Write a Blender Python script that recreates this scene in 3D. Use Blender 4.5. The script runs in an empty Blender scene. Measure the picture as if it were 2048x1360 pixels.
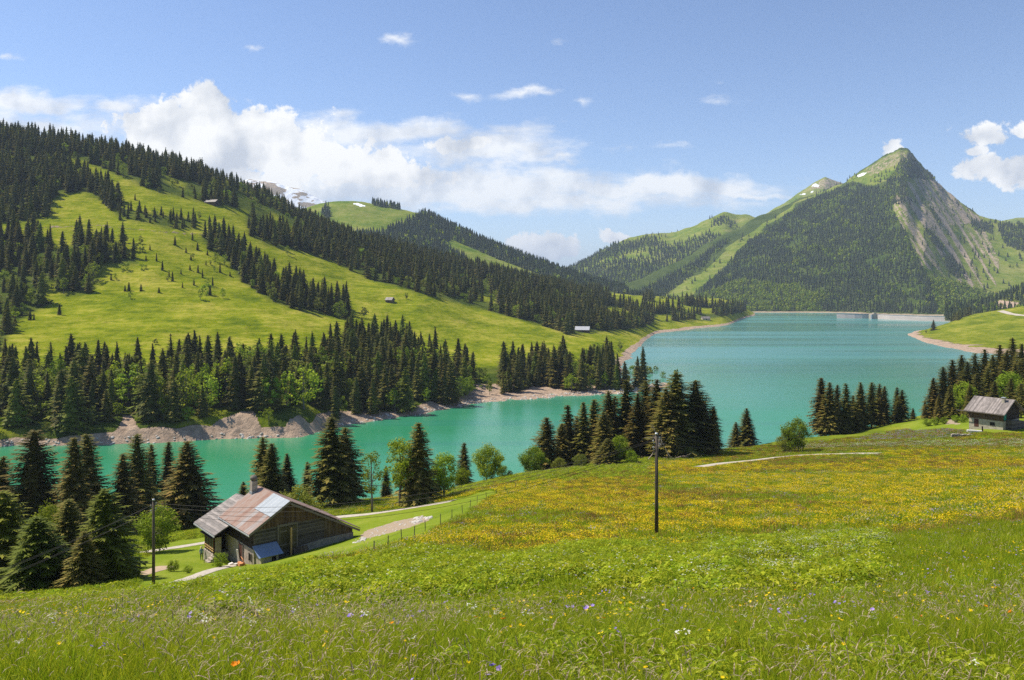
import bpy, bmesh, math, random
import numpy as np
from mathutils import Vector, Matrix
from mathutils.bvhtree import BVHTree

# ------------------------------------------------------------------ camera, world, sun
S = bpy.context.scene
COL = S.collection
F = 1600.0          # focal length in photo pixels (photo 2048 x 1360)
HY = 578.0          # photo row of the horizon
LAKE = -70.0        # lake level below the camera
cam_d = bpy.data.cameras.new('camera'); cam = bpy.data.objects.new('camera', cam_d); COL.objects.link(cam)
cam.location = (0, 0, 0); cam.rotation_euler = (math.radians(90), 0, 0)
cam_d.sensor_width = 36; cam_d.lens = 36 * F / 2048; cam_d.shift_y = (HY - 680) / 2048
cam_d.clip_start = 0.05; cam_d.clip_end = 60000
S.camera = cam
S.view_settings.view_transform = 'Standard'; S.view_settings.look = 'None'
S.view_settings.exposure = 0.4; S.view_settings.gamma = 1
S.cycles.use_denoising = False; S.cycles.denoiser = 'OPENIMAGEDENOISE'; S.cycles.denoising_input_passes = 'RGB_ALBEDO_NORMAL'
S.cycles.max_bounces = 6; S.cycles.transparent_max_bounces = 8
S.cycles.diffuse_bounces = 2; S.cycles.glossy_bounces = 2; S.cycles.transmission_bounces = 3; S.cycles.volume_bounces = 0
S.cycles.use_adaptive_sampling = True; S.cycles.adaptive_threshold = 0.01
S.cycles.sample_clamp_indirect = 4

SUN_DIR = Vector((-0.90, 0.30, 0)).normalized()      # horizontal direction towards the sun
SUN_EL = math.radians(54)
sun_v = Vector((SUN_DIR.x * math.cos(SUN_EL), SUN_DIR.y * math.cos(SUN_EL), math.sin(SUN_EL)))
sd = bpy.data.lights.new('sun', 'SUN'); sd.energy = 5.0; sd.angle = math.radians(0.53); sd.color = (1, 0.93, 0.80)
so = bpy.data.objects.new('sun', sd); COL.objects.link(so); so.rotation_euler = sun_v.to_track_quat('Z', 'Y').to_euler()

W = bpy.data.worlds.new('World'); S.world = W; W.use_nodes = True

class NT:
    """small node-writing helper"""
    def __init__(s, tree): s.t = tree; s.n = tree.nodes; s.l = tree.links
    def node(s, typ, **kw):
        n = s.n.new(typ)
        for k, v in kw.items(): setattr(n, k, v)
        return n
    def put(s, sock, v):
        if isinstance(v, bpy.types.NodeSocket): s.l.new(v, sock)
        elif v is not None:
            if isinstance(v, (tuple, list)) and len(v) == 3 and sock.type == 'RGBA': v = (*v, 1)
            sock.default_value = v
    def m(s, op, a, b=None, c=None, clamp=False):
        n = s.node('ShaderNodeMath', operation=op); n.use_clamp = clamp
        s.put(n.inputs[0], a)
        if b is not None: s.put(n.inputs[1], b)
        if c is not None: s.put(n.inputs[2], c)
        return n.outputs[0]
    def v(s, op, a, b=None, scale=None):
        n = s.node('ShaderNodeVectorMath', operation=op); s.put(n.inputs[0], a)
        if b is not None: s.put(n.inputs[1], b)
        if scale is not None: s.put(n.inputs['Scale'], scale)
        return n.outputs['Value'] if op in ('LENGTH', 'DOT_PRODUCT') else n.outputs[0]
    def mix(s, f, a, b, blend='MIX'):
        n = s.node('ShaderNodeMix', data_type='RGBA', blend_type=blend)
        s.put(n.inputs[0], f); s.put(n.inputs[6], a); s.put(n.inputs[7], b); return n.outputs[2]
    def noise(s, vec, scale, detail=4, rough=0.55, dist=0.0):
        n = s.node('ShaderNodeTexNoise'); s.put(n.inputs['Vector'], vec)
        n.inputs['Scale'].default_value = scale; n.inputs['Detail'].default_value = detail
        n.inputs['Roughness'].default_value = rough; n.inputs['Distortion'].default_value = dist
        return n.outputs[0]
    def ramp(s, f, stops, mode='LINEAR'):
        n = s.node('ShaderNodeValToRGB'); e = n.color_ramp.elements; n.color_ramp.interpolation = mode
        while len(e) < len(stops): e.new(0.5)
        for i, (p, c) in enumerate(stops):
            e[i].position = p; e[i].color = (c, c, c, 1) if isinstance(c, (int, float)) else (*c, 1)
        s.put(n.inputs[0], f); return n.outputs[0]
    def step(s, x, a, b):
        n = s.node('ShaderNodeMapRange', interpolation_type='SMOOTHSTEP'); n.clamp = True
        s.put(n.inputs['Value'], x); s.put(n.inputs['From Min'], a); s.put(n.inputs['From Max'], b)
        return n.outputs[0]
    def scale3(s, vec, sc): return s.v('MULTIPLY', vec, sc)
    def attr(s, name, out='Color', typ='GEOMETRY'):
        n = s.node('ShaderNodeAttribute', attribute_type=typ); n.attribute_name = name; return n.outputs[out]

# --- the sky with its clouds, laid out by compass direction and elevation
w = NT(W.node_tree); w.n.clear()
sky = w.node('ShaderNodeTexSky', sky_type='NISHITA'); sky.sun_disc = False
sky.sun_elevation = SUN_EL; sky.sun_rotation = math.atan2(SUN_DIR.x, SUN_DIR.y)
sky.altitude = 1300; sky.air_density = 1.0; sky.dust_density = 0.35; sky.ozone_density = 2.2
tc = w.node('ShaderNodeTexCoord').outputs['Generated']
sep = w.node('ShaderNodeSeparateXYZ'); w.put(sep.inputs[0], tc)
yy = w.m('MAXIMUM', sep.outputs[1], 0.08)
cu = w.m('DIVIDE', sep.outputs[0], yy); cv = w.m('DIVIDE', sep.outputs[2], yy)
comb = w.node('ShaderNodeCombineXYZ'); w.put(comb.inputs[0], cu); w.put(comb.inputs[1], cv); uv = comb.outputs[0]
def uvp(px, py): return ((px - 1024) / F, (HY - py) / F)
def blobs(vec, lst):
    out = None
    for (px, py, rx, ry, st) in lst:
        u, v = uvp(px, py)
        d = w.v('SUBTRACT', vec, (u, v, 0)); d = w.v('MULTIPLY', d, (F / rx, F / ry, 0))
        q = w.m('SUBTRACT', 1.0, w.v('LENGTH', d)); q = w.m('MULTIPLY', q, st)
        out = q if out is None else w.m('SMOOTH_MAX', out, q, 0.12)
    return out
nz = w.node('ShaderNodeTexNoise'); w.put(nz.inputs['Vector'], uv); nz.inputs['Scale'].default_value = 14; nz.inputs['Detail'].default_value = 5; nz.inputs['Roughness'].default_value = 0.6
warp = w.v('SCALE', w.v('SUBTRACT', nz.outputs[1], (0.5, 0.5, 0.5)), scale=0.05)
uvw = w.v('ADD', uv, warp)
cum = [(395, 240, 120, 92, 1.4), (330, 285, 140, 95, 1.2), (480, 275, 170, 90, 1.1), (590, 310, 200, 78, 1.1), (400, 380, 330, 110, 1.2),
       (690, 320, 150, 66, 1.1), (790, 350, 190, 42, 0.9), (930, 288, 100, 24, 0.8),
       (1965, 270, 78, 28, 1.0), (1945, 298, 40, 14, .8), (2015, 337, 125, 42, 1.05), (2075, 250, 90, 26, .9),
       (1080, 492, 120, 28, 1.1), (1228, 474, 46, 20, 1.0), (1793, 293, 30, 22, 0.7), (2400, 250, 300, 90, .9)]
stra = [(40, 205, 230, 34, 1.5), (240, 215, 120, 26, 1.1), (60, 250, 330, 60, 1.1), (760, 262, 460, 44, 1.3), (960, 295, 270, 56, 1.4), (1110, 312, 120, 20, 1.0), (850, 375, 620, 66, 1.9), (1000, 402, 700, 40, 1.3), (1280, 374, 420, 32, 1.7), (1480, 386, 200, 15, 1.2),
        (1060, 188, 90, 14, 0.85), (790, 80, 44, 16, 0.85), (20, 116, 50, 12, 0.8), (505, 90, 34, 9, 0.6), (1120, 75, 38, 10, 0.6), (1170, 196, 34, 10, 0.5), (1450, 203, 50, 14, 0.45), (1440, 178, 24, 10, 0.4), (930, 188, 34, 11, 0.45), (1330, 296, 70, 10, 0.4), (1230, 290, 60, 10, 0.5)]
n1 = w.noise(uv, 30, 8, 0.62)
M1 = blobs(uvw, cum)
d1 = w.m('ADD', M1, w.m('MULTIPLY', w.m('SUBTRACT', n1, 0.5), 2.1))
den1 = w.step(d1, 0.14, 0.40)
us = w.v('MULTIPLY', uv, (1, 3.0, 1)); n3 = w.noise(us, 13, 9, 0.62)
M2 = blobs(uvw, stra)
d2 = w.m('ADD', M2, w.m('MULTIPLY', w.m('SUBTRACT', n3, 0.5), 2.4))
den2 = w.m('MULTIPLY', w.step(d2, 0.05, 1.15), 0.86)
den = w.m('MAXIMUM', den1, den2)
uvo = w.v('ADD', uv, (-0.012, 0.018, 0)); n2 = w.noise(uvo, 30, 8, 0.62)
big1 = w.noise(uv, 11, 3, 0.5); big2 = w.noise(w.v('ADD', uv, (-0.03, 0.04, 0)), 11, 3, 0.5)
rel = w.m('ADD', w.m('MULTIPLY', w.m('SUBTRACT', n1, n2), 1.3), w.m('MULTIPLY', w.m('SUBTRACT', big1, big2), 3.4))
core = w.step(d1, 0.5, 1.3)
lit = w.m('SUBTRACT', w.m('ADD', 0.80, rel), w.m('MULTIPLY', core, 0.30), clamp=True)
ccol = w.mix(lit, (4.0, 4.3, 4.8), (7.0, 7.0, 6.9))
skyc = w.mix(1.0, sky.outputs[0], (0.97, 0.95, 1.00), 'MULTIPLY')
fin = w.mix(den, skyc, ccol)
bg = w.node('ShaderNodeBackground'); w.put(bg.inputs[0], fin); bg.inputs[1].default_value = 0.125
wo = w.node('ShaderNodeOutputWorld'); w.l.new(bg.outputs[0], wo.inputs[0])

# ------------------------------------------------------------------ helpers
R0 = np.random.default_rng(7)
def ppos(px, py, Y): return np.array(((px - 1024) / F * Y, Y, (HY - py) / F * Y))
def tag(o, label=None, cat=None, group=None, kind=None):
    if label: o['label'] = label
    if cat: o['category'] = cat
    if group: o['group'] = group
    if kind: o['kind'] = kind
    return o
def _hash(ix, iy, seed):
    h = (ix.astype(np.int64) * 374761393 + iy.astype(np.int64) * 668265263 + seed * 974634777) & 0xffffffff
    h = ((h ^ (h >> 13)) * 1274126177) & 0xffffffff
    h = h ^ (h >> 16)
    return (h & 0xffffff) / float(0xffffff)
def vnoise(x, y, seed=0):
    x = np.asarray(x, float); y = np.asarray(y, float)
    ix = np.floor(x); iy = np.floor(y); fx = x - ix; fy = y - iy
    ix = ix.astype(np.int64); iy = iy.astype(np.int64)
    fx = fx * fx * (3 - 2 * fx); fy = fy * fy * (3 - 2 * fy)
    a = _hash(ix, iy, seed); b = _hash(ix + 1, iy, seed); c = _hash(ix, iy + 1, seed); d = _hash(ix + 1, iy + 1, seed)
    return (a * (1 - fx) + b * fx) * (1 - fy) + (c * (1 - fx) + d * fx) * fy
def fbm(x, y, seed=0, oct=5, gain=0.5):
    s = 0; a = 1; t = 0
    for i in range(oct):
        s = s + a * (vnoise(x, y, seed + i * 17) - 0.5); t += a; a *= gain; x = x * 2.03 + 5.1; y = y * 2.03 + 1.7
    return s / t * 2            # about -1..1
def inpoly(px, py, poly):
    px = np.asarray(px, float); py = np.asarray(py, float); r = np.zeros(px.shape, bool); n = len(poly)
    for i in range(n):
        x1, y1 = poly[i]; x2, y2 = poly[(i + 1) % n]
        if y1 == y2: continue
        c = ((y1 > py) != (y2 > py)) & (px < (x2 - x1) * (py - y1) / (y2 - y1) + x1)
        r ^= c
    return r
def sstep(x, a, b):
    t = np.clip((x - a) / (b - a), 0, 1); return t * t * (3 - 2 * t)
def gauss1(a, sig):
    if sig <= 0: return a
    n = int(sig * 3) + 1; k = np.exp(-0.5 * (np.arange(-n, n + 1) / sig) ** 2); k /= k.sum()
    p = np.pad(a, ((n, n), (0, 0)), mode='edge')
    return np.stack([np.convolve(p[:, j], k, mode='valid') for j in range(a.shape[1])], 1)
def pchip(xk, yk, x):
    """monotone cubic through (xk,yk); xk (n,K), x (n,M)"""
    h = np.diff(xk, axis=1); h = np.maximum(h, 1e-6); d = np.diff(yk, axis=1) / h
    m = np.zeros_like(yk); m[:, 0] = d[:, 0]; m[:, -1] = d[:, -1]
    s = d[:, :-1] * d[:, 1:] > 0
    w1 = 2 * h[:, 1:] + h[:, :-1]; w2 = h[:, 1:] + 2 * h[:, :-1]
    with np.errstate(all='ignore'):
        mm = (w1 + w2) / (w1 / d[:, :-1] + w2 / d[:, 1:])
    m[:, 1:-1] = np.where(s, mm, 0)
    out = np.zeros_like(x)
    for i in range(x.shape[0]):
        k = np.clip(np.searchsorted(xk[i], x[i], side='right') - 1, 0, xk.shape[1] - 2)
        t = (x[i] - xk[i, k]) / h[i, k]
        out[i] = ((2 * t**3 - 3 * t**2 + 1) * yk[i, k] + (t**3 - 2 * t**2 + t) * h[i, k] * m[i, k]
                  + (-2 * t**3 + 3 * t**2) * yk[i, k + 1] + (t**3 - t**2) * h[i, k] * m[i, k + 1])
    return out

class Sheet:
    """terrain sheet: for every bearing a profile of height against distance"""
    def __init__(s, name, cols, pxs, per, sig, disp, mat, masks=None, linear=False):
        keys = sorted(cols); K = len(cols[keys[0]])
        Yk = np.array([[c[0] for c in cols[k]] for k in keys], float)
        Zk = np.array([[(c[1] if (c[1] <= 0 or len(c) > 2) else (HY - c[1]) / F * c[0]) for c in cols[k]] for k in keys], float)
        pxs = np.asarray(pxs, float); s.pxs = pxs
        Yd = np.stack([np.interp(pxs, keys, Yk[:, j]) for j in range(K)], 1)
        Zd = np.stack([np.interp(pxs, keys, Zk[:, j]) for j in range(K)], 1)
        Yd = gauss1(Yd, sig); Zd = gauss1(Zd, sig)
        t = np.concatenate([np.linspace(i, i + 1, per[i], endpoint=False) for i in range(K - 1)] + [[K - 1]])
        Yr = np.stack([np.interp(t, np.arange(K), Yd[i]) for i in range(len(pxs))])
        Zr = pchip(Yd, Zd, Yr)
        X = (pxs[:, None] - 1024) / F * Yr
        if disp is not None: Zr = Zr + disp(X, Yr, Zr, pxs[:, None] + 0 * Yr)
        s.X, s.Y, s.Z = X, Yr, Zr
        s.PX = pxs[:, None] + 0 * Yr; s.PY = HY - Zr / Yr * F
        n, m = X.shape; s.n, s.m = n, m
        V = np.stack([X, Yr, Zr], -1).reshape(-1, 3)
        idx = np.arange(n * m).reshape(n, m)
        Fq = np.stack([idx[:-1, :-1], idx[1:, :-1], idx[1:, 1:], idx[:-1, 1:]], -1).reshape(-1, 4)
        s.V, s.Fq = V, Fq
        me = bpy.data.meshes.new(name); me.vertices.add(len(V)); me.vertices.foreach_set('co', V.ravel())
        me.loops.add(Fq.size); me.polygons.add(len(Fq)); me.loops.foreach_set('vertex_index', Fq.ravel().astype(np.int32))
        me.polygons.foreach_set('loop_start', np.arange(0, Fq.size, 4, dtype=np.int32)); me.polygons.foreach_set('use_smooth', np.ones(len(Fq), bool))
        me.update(); me.validate()
        if masks is not None:
            c = masks(s)
            a = me.color_attributes.new('mask', 'FLOAT_COLOR', 'POINT'); a.data.foreach_set('color', np.clip(c, 0, 1).reshape(-1, 4).astype(np.float32).ravel())
        me.materials.append(mat)
        s.ob = bpy.data.objects.new(name, me); COL.objects.link(s.ob); s.ob['kind'] = 'structure'
        s._b = None
    @property
    def bvh(s):
        if s._b is None: s._b = BVHTree.FromPolygons(s.V.tolist(), s.Fq.tolist())
        return s._b
    def z(s, x, y):
        h = s.bvh.ray_cast(Vector((x, y, 3000)), Vector((0, 0, -1)))[0]
        return h.z if h else None
    def hit(s, px, py):
        h = s.bvh.ray_cast(Vector((0, 0, 0)), Vector(((px - 1024) / F, 1, (HY - py) / F)).normalized())[0]
        return h
    def scatter(s, n, rng, accept, spacing=0):
        """random points, even over the ground area; accept(px,py,x,y,z) -> probability"""
        A = (np.abs((s.X[1:, :-1] - s.X[:-1, :-1]) * (s.Y[:-1, 1:] - s.Y[:-1, :-1])))
        c = np.cumsum(A.ravel()); r = rng.random(n) * c[-1]; k = np.searchsorted(c, r)
        k = np.minimum(k, A.size - 1)
        i, j = np.divmod(k, A.shape[1]); a = rng.random(n); b = rng.random(n)
        def bl(G): return (G[i, j] * (1 - a) + G[i + 1, j] * a) * (1 - b) + (G[i, j + 1] * (1 - a) + G[i + 1, j + 1] * a) * b
        x, y, z = bl(s.X), bl(s.Y), bl(s.Z); px = 1024 + x / y * F; py = HY - z / y * F
        pr = accept(px, py, x, y, z); ok = rng.random(n) < pr
        P = np.stack([x, y, z], 1)[ok]
        if spacing > 0:
            sp = spacing if callable(spacing) else None
            keep = []; grid = {}; cs = spacing if not sp else 12.0
            for q in P:
                gx, gy = int(q[0] // cs), int(q[1] // cs); good = True
                for ddx in (-1, 0, 1):
                    for ddy in (-1, 0, 1):
                        for o in grid.get((gx + ddx, gy + ddy), ()):
                            if (o[0] - q[0]) ** 2 + (o[1] - q[1]) ** 2 < cs * cs: good = False; break
                        if not good: break
                    if not good: break
                if good: grid.setdefault((gx, gy), []).append(q); keep.append(q)
            P = np.array(keep).reshape(-1, 3)
        return P

def new_mat(name):
    m = bpy.data.materials.new(name); m.use_nodes = True; t = NT(m.node_tree); t.n.clear()
    o = t.node('ShaderNodeOutputMaterial'); p = t.node('ShaderNodeBsdfPrincipled'); t.l.new(p.outputs[0], o.inputs[0])
    p.inputs['Roughness'].default_value = 0.8; p.inputs['Specular IOR Level'].default_value = 0.2
    return m, t, p, o
def flat_mat(name, col, rough=0.8, var=0.15, scale=3.0, spec=0.2, stretch=(1, 1, 1), metal=0, bump=0):
    m, t, p, o = new_mat(name)
    co = t.node('ShaderNodeTexCoord').outputs['Object']; v = t.scale3(co, stretch)
    n = t.noise(v, scale, 6, 0.65); n2 = t.noise(v, scale * 6, 4, 0.6)
    f = t.m('ADD', t.m('MULTIPLY', n, 0.65), t.m('MULTIPLY', n2, 0.35))
    lo = tuple(c * (1 - var * 2) for c in col); hi = tuple(min(1, c * (1 + var * 2)) for c in col)
    t.put(p.inputs['Base Color'], t.ramp(f, [(0.32, lo), (0.68, hi)]))
    p.inputs['Roughness'].default_value = rough; p.inputs['Specular IOR Level'].default_value = spec; p.inputs['Metallic'].default_value = metal
    if bump:
        b = t.node('ShaderNodeBump'); b.inputs['Strength'].default_value = bump; b.inputs['Distance'].default_value = 0.05
        t.put(b.inputs['Height'], f); t.l.new(b.outputs[0], p.inputs['Normal'])
    return m

# ------------------------------------------------------------------ ground materials
def grass_mat(name, A, B, C, bare, meadow=None, snow=False, nscale=0.02, rock=(0.30, 0.27, 0.24)):
    """mask.r bare soil / scree, mask.g lighter pasture, mask.b snow or flowers, rest dark ground"""
    m, t, p, o = new_mat(name)
    pos = t.node('ShaderNodeNewGeometry').outputs['Position']
    sep = t.node('ShaderNodeSeparateColor'); t.put(sep.inputs[0], t.attr('mask'))
    n1 = t.noise(pos, nscale, 6, 0.6); n2 = t.noise(pos, nscale * 9, 6, 0.7); n3 = t.noise(pos, nscale * 60, 4, 0.7)
    g = t.m('ADD', t.m('MULTIPLY', n1, 0.45), t.m('ADD', t.m('MULTIPLY', n2, 0.33), t.m('MULTIPLY', n3, 0.22)))
    ter = t.noise(t.scale3(pos, (nscale * 2.2, nscale * 2.2, 0.55 if nscale > .015 else .05)), 1.0, 5, 0.65)
    g = t.m('ADD', t.m('MULTIPLY', g, 0.72), t.m('MULTIPLY', ter, 0.28))
    pasture = t.ramp(g, [(0.42, A), (0.495, B), (0.55, tuple(0.55 * b + .45 * c for b, c in zip(B, C))), (0.61, C)])
    cp = t.noise(t.scale3(pos, (1, 1, 3.2)), nscale * 1.6, 3, 0.5); cl = t.m('ABSOLUTE', t.m('SUBTRACT', cp, 0.5)); cl = t.m('MULTIPLY', t.m('SUBTRACT', 1.0, t.step(cl, 0.0015, 0.007)), t.step(n2, 0.45, 0.60))
    pasture = t.mix(t.m('MULTIPLY', cl, 0.55), pasture, (0.11, 0.10, 0.035))
    dark = t.ramp(g, [(0.35, (0.022, 0.040, 0.010)), (0.65, (0.075, 0.105, 0.022))])
    base = t.mix(t.m('MULTIPLY', sep.outputs[1], 1.0), dark, pasture)
    zsq = t.scale3(pos, (1, 1, 0.35)); r1 = t.noise(zsq, nscale * 12, 8, 0.7)
    rockc = t.ramp(r1, [(0.3, tuple(c * 0.6 for c in bare)), (0.5, bare), (0.72, tuple(min(1, c * 1.35) for c in bare))])
    e = t.m('ADD', sep.outputs[0], t.m('MULTIPLY', t.m('SUBTRACT', n2, 0.5), 0.9)); e = t.step(e, 0.42, 0.6)
    base = t.mix(e, base, rockc)
    if snow:
        base = t.mix(t.step(sep.outputs[2], 0.4, 0.6), base, (0.85, 0.87, 0.9))
    t.put(p.inputs['Base Color'], base); p.inputs['Roughness'].default_value = 0.9; p.inputs['Specular IOR Level'].default_value = 0.0
    b = t.node('ShaderNodeBump'); b.inputs['Strength'].default_value = 0.8; b.inputs['Distance'].default_value = 1.6
    t.put(b.inputs['Height'], t.m('ADD', n2, t.m('MULTIPLY', r1, t.m('MULTIPLY', e, 1.5)))); t.l.new(b.outputs[0], p.inputs['Normal'])
    return m
M_hill = grass_mat('hill_pasture', (0.092, 0.134, 0.006), (0.190, 0.222, 0.009), (0.40, 0.35, 0.06), (0.40, 0.295, 0.215))
M_far = grass_mat('mountain_ground', (0.085, 0.145, 0.014), (0.170, 0.210, 0.026), (0.30, 0.28, 0.09), (0.37, 0.29, 0.20), snow=True, nscale=0.008)
# ------------------------------------------------------------------ terrain
def Zc(Y, z): return (Y, z, 'z')
L = LAKE
near_cols = {}
def NC(px, rows): near_cols[px] = [(0.6, -1.62), (4, 1360)] + rows
NC(-3000, [(12, -4.4), (30, -11), (42, -15), (60, -21), (80, -28), (100, -36), (125, -42), (150, -49), (180, -58), (205, -62), (228, L), (242, -76)])
NC(-400, [(12, 1290), (30, 1232), (42, 1220), (60, 1236), (80, 1210), (100, 1180), (125, 1140), (150, 1115), (180, 1092), (205, 1078), (228, L), (242, -76)])
NC(0, [(12, 1275), (30, 1218), (42, 1206), (60, 1222), (80, 1195), (100, 1165), (125, 1125), (150, 1100), (180, 1080), (205, 1072), (228, L), (242, -76)])
NC(300, [(12, 1262), (30, 1200), (42, 1182), (60, 1188), (80, 1163), (97, 1132), (120, 1100), (145, 1078), (175, 1066), (205, 1060), (235, L), (248, -76)])
NC(500, [(12, 1252), (30, 1180), (45, 1150), (63, 1154), (85, 1146), (100, 1130), (122, 1085), (148, 1045), (175, 1022), (215, -61), (250, L), (264, -76)])
NC(700, [(12, 1243), (30, 1160), (48, 1118), (64, 1110), (84, 1094), (105, 1079), (125, 1052), (140, 1030), (172, 1003), (212, -59), (248, L), (262, -76)])
NC(850, [(12, 1237), (30, 1148), (48, 1100), (65, 1076), (88, 1053), (108, 1036), (130, 1020), (148, 1007), (175, 992), (215, -60), (255, L), (270, -76)])
NC(1024, [(12, 1232), (30, 1137), (48, 1093), (65, 1067), (88, 1031), (112, 1002), (138, 975), (160, 958), (175, 952), (220, -60), (268, L), (282, -76)])
NC(1200, [(12, 1230), (30, 1132), (48, 1090), (65, 1066), (90, 1025), (115, 995), (145, 963), (175, 938), (195, 930), (235, -58), (285, L), (300, -76)])
NC(1313, [(12, 1230), (30, 1130), (48, 1090), (62, 1074), (90, 1018), (120, 980), (150, 952), (180, 930), (205, 915), (245, -58), (300, L), (315, -76)])
NC(1500, [(12, 1225), (30, 1118), (48, 1080), (65, 1058), (95, 1005), (130, 965), (165, 935), (195, 915), (225, 895), (265, -60), (330, L), (345, -76)])
NC(1700, [(12, 1218), (30, 1108), (48, 1068), (65, 1045), (95, 995), (130, 952), (170, 915), (210, 888), (250, 865), (295, -58), (365, L), (380, -76)])
NC(1830, [(12, 1214), (30, 1100), (48, 1055), (65, 1030), (95, 980), (130, 938), (170, 900), (210, 868), (260, 838), (310, -52), (420, L), (440, -76)])
NC(1960, [(12, 1208), (30, 1092), (48, 1040), (65, 1012), (95, 965), (130, 925), (165, 884), (186, 853), (240, 835), (320, -45), (560, L), (600, -76)])
NC(2048, [(12, 1205), (30, 1085), (48, 1030), (65, 1000), (95, 955), (130, 915), (165, 880), (192, 852), (250, 820), (340, -42), (640, L), (700, -76)])
NC(2500, [(12, 1190), (30, 1060), (48, 1000), (65, 970), (95, 920), (130, 880), (165, 850), (192, 825), (250, 795), (340, -35), (700, L), (760, -76)])
NC(5000, [(12, -4.2), (30, -9), (48, -12.6), (65, -16), (95, -21), (130, -25), (165, -28), (192, -30), (250, -34), (340, -35), (700, L), (760, -76)])

def near_disp(X, Y, Z, PX):
    Z = Z - 0
    a = sstep(Y, 6, 30)
    return -0.36 * sstep(Y, 0.5, 3) * (1 - sstep(Y, 46, 62)) + a * (0.45 * fbm(X / 9, Y / 9, 3, 4) + 0.12 * fbm(X / 2.2, Y / 2.2, 5, 3)) * (1 - 0.7 * sstep(Y, 60, 90)) + sstep(Y, 200, 240) * 1.5 * fbm(X / 25, Y / 25, 9, 4)

LAWN = [(270, 1300), (270, 1130), (330, 1085), (640, 1045), (700, 1030), (820, 1012), (900, 1003), (980, 980), (1000, 985), (930, 1030), (850, 1075), (760, 1100), (700, 1125), (640, 1145), (560, 1160), (500, 1180), (440, 1200)]
LAWN2 = [(1830, 862), (1780, 850), (1830, 838), (2100, 828), (2100, 866), (1960, 866), (1900, 858)]
DIRT = [(715, 1078), (735, 1060), (790, 1042), (850, 1030), (860, 1040), (815, 1056), (770, 1068), (730, 1078)]
def near_masks(s):
    c = np.zeros((s.n, s.m, 4)); c[..., 3] = 1
    far = s.Y > 50
    jit = 6 * fbm(s.X / 4, s.Y / 4, 31, 3)
    lawn = (inpoly(s.PX, s.PY + jit * .5, LAWN) & (s.Y > 58)) | (inpoly(s.PX, s.PY + jit * .3, LAWN2) & (s.Y > 170))
    c[..., 2] = lawn
    c[..., 0] = ((inpoly(s.PX + jit, s.PY, DIRT) & far) | (inpoly(s.PX, s.PY, [(1888, 849), (1898, 838), (1914, 839), (1920, 849)]) & (s.Y > 170))) * 0.85
    c[..., 0] = np.maximum(c[..., 0], sstep(-(s.Z - LAKE), -2.2, -0.8))
    c[..., 1] = sstep(s.Y, 35, 60) * (s.Y < 215)
    c[..., 1] *= sstep(s.PX, 620, 760)
    c[..., 1] *= ~inpoly(s.PX, s.PY, [(600, 1300), (600, 900), (1000, 880), (1230, 928), (1100, 950), (1000, 975), (850, 1050), (760, 1085), (640, 1150)])
    return c

# near meadow material: grass under the tufts, mown lawn, soil
def near_material():
    m, t, p, o = new_mat('meadow_ground')
    pos = t.node('ShaderNodeNewGeometry').outputs['Position']
    sep = t.node('ShaderNodeSeparateColor'); t.put(sep.inputs[0], t.attr('mask'))
    ps = t.scale3(pos, (1, 1, 0.2))
    n1 = t.noise(ps, 0.09, 5, 0.6); n2 = t.noise(ps, 1.1, 5, 0.7); n3 = t.noise(ps, 9, 5, 0.75)
    g = t.m('ADD', t.m('MULTIPLY', n1, 0.4), t.m('ADD', t.m('MULTIPLY', n2, 0.3), t.m('MULTIPLY', n3, 0.3)))
    rough = t.ramp(g, [(0.38, (0.06, 0.090, 0.008)), (0.5, (0.15, 0.19, 0.012)), (0.62, (0.27, 0.27, 0.03))])
    lawn = t.ramp(g, [(0.36, (0.11, 0.165, 0.010)), (0.5, (0.17, 0.225, 0.014)), (0.64, (0.29, 0.30, 0.05))])
    lz = t.m('ADD', sep.outputs[2], t.m('MULTIPLY', t.m('SUBTRACT', n2, 0.5), 0.5))
    base = t.mix(t.step(lz, 0.4, 0.6), rough, lawn)
    soil = t.ramp(n3, [(0.3, (0.22, 0.16, 0.10)), (0.7, (0.46, 0.37, 0.27))])
    e = t.step(t.m('ADD', sep.outputs[0], t.m('MULTIPLY', t.m('SUBTRACT', n2, 0.5), 1.3)), 0.4, 0.62)
    base = t.mix(e, base, soil)
    t.put(p.inputs['Base Color'], base); p.inputs['Roughness'].default_value = 0.95; p.inputs['Specular IOR Level'].default_value = 0.05
    b = t.node('ShaderNodeBump'); b.inputs['Strength'].default_value = 0.8; b.inputs['Distance'].default_value = 0.25
    t.put(b.inputs['Height'], g); t.l.new(b.outputs[0], p.inputs['Normal'])
    return m
M_meadow = near_material()
pxn = np.concatenate([np.arange(-3000, -200, 60), np.arange(-200, 2300, 6), np.arange(2300, 5001, 60)])
N = Sheet('meadow_slope', near_cols, pxn, [8, 24, 30, 24, 26, 24, 24, 24, 24, 24, 20, 14, 2], 6, near_disp, M_meadow, near_masks)

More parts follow.
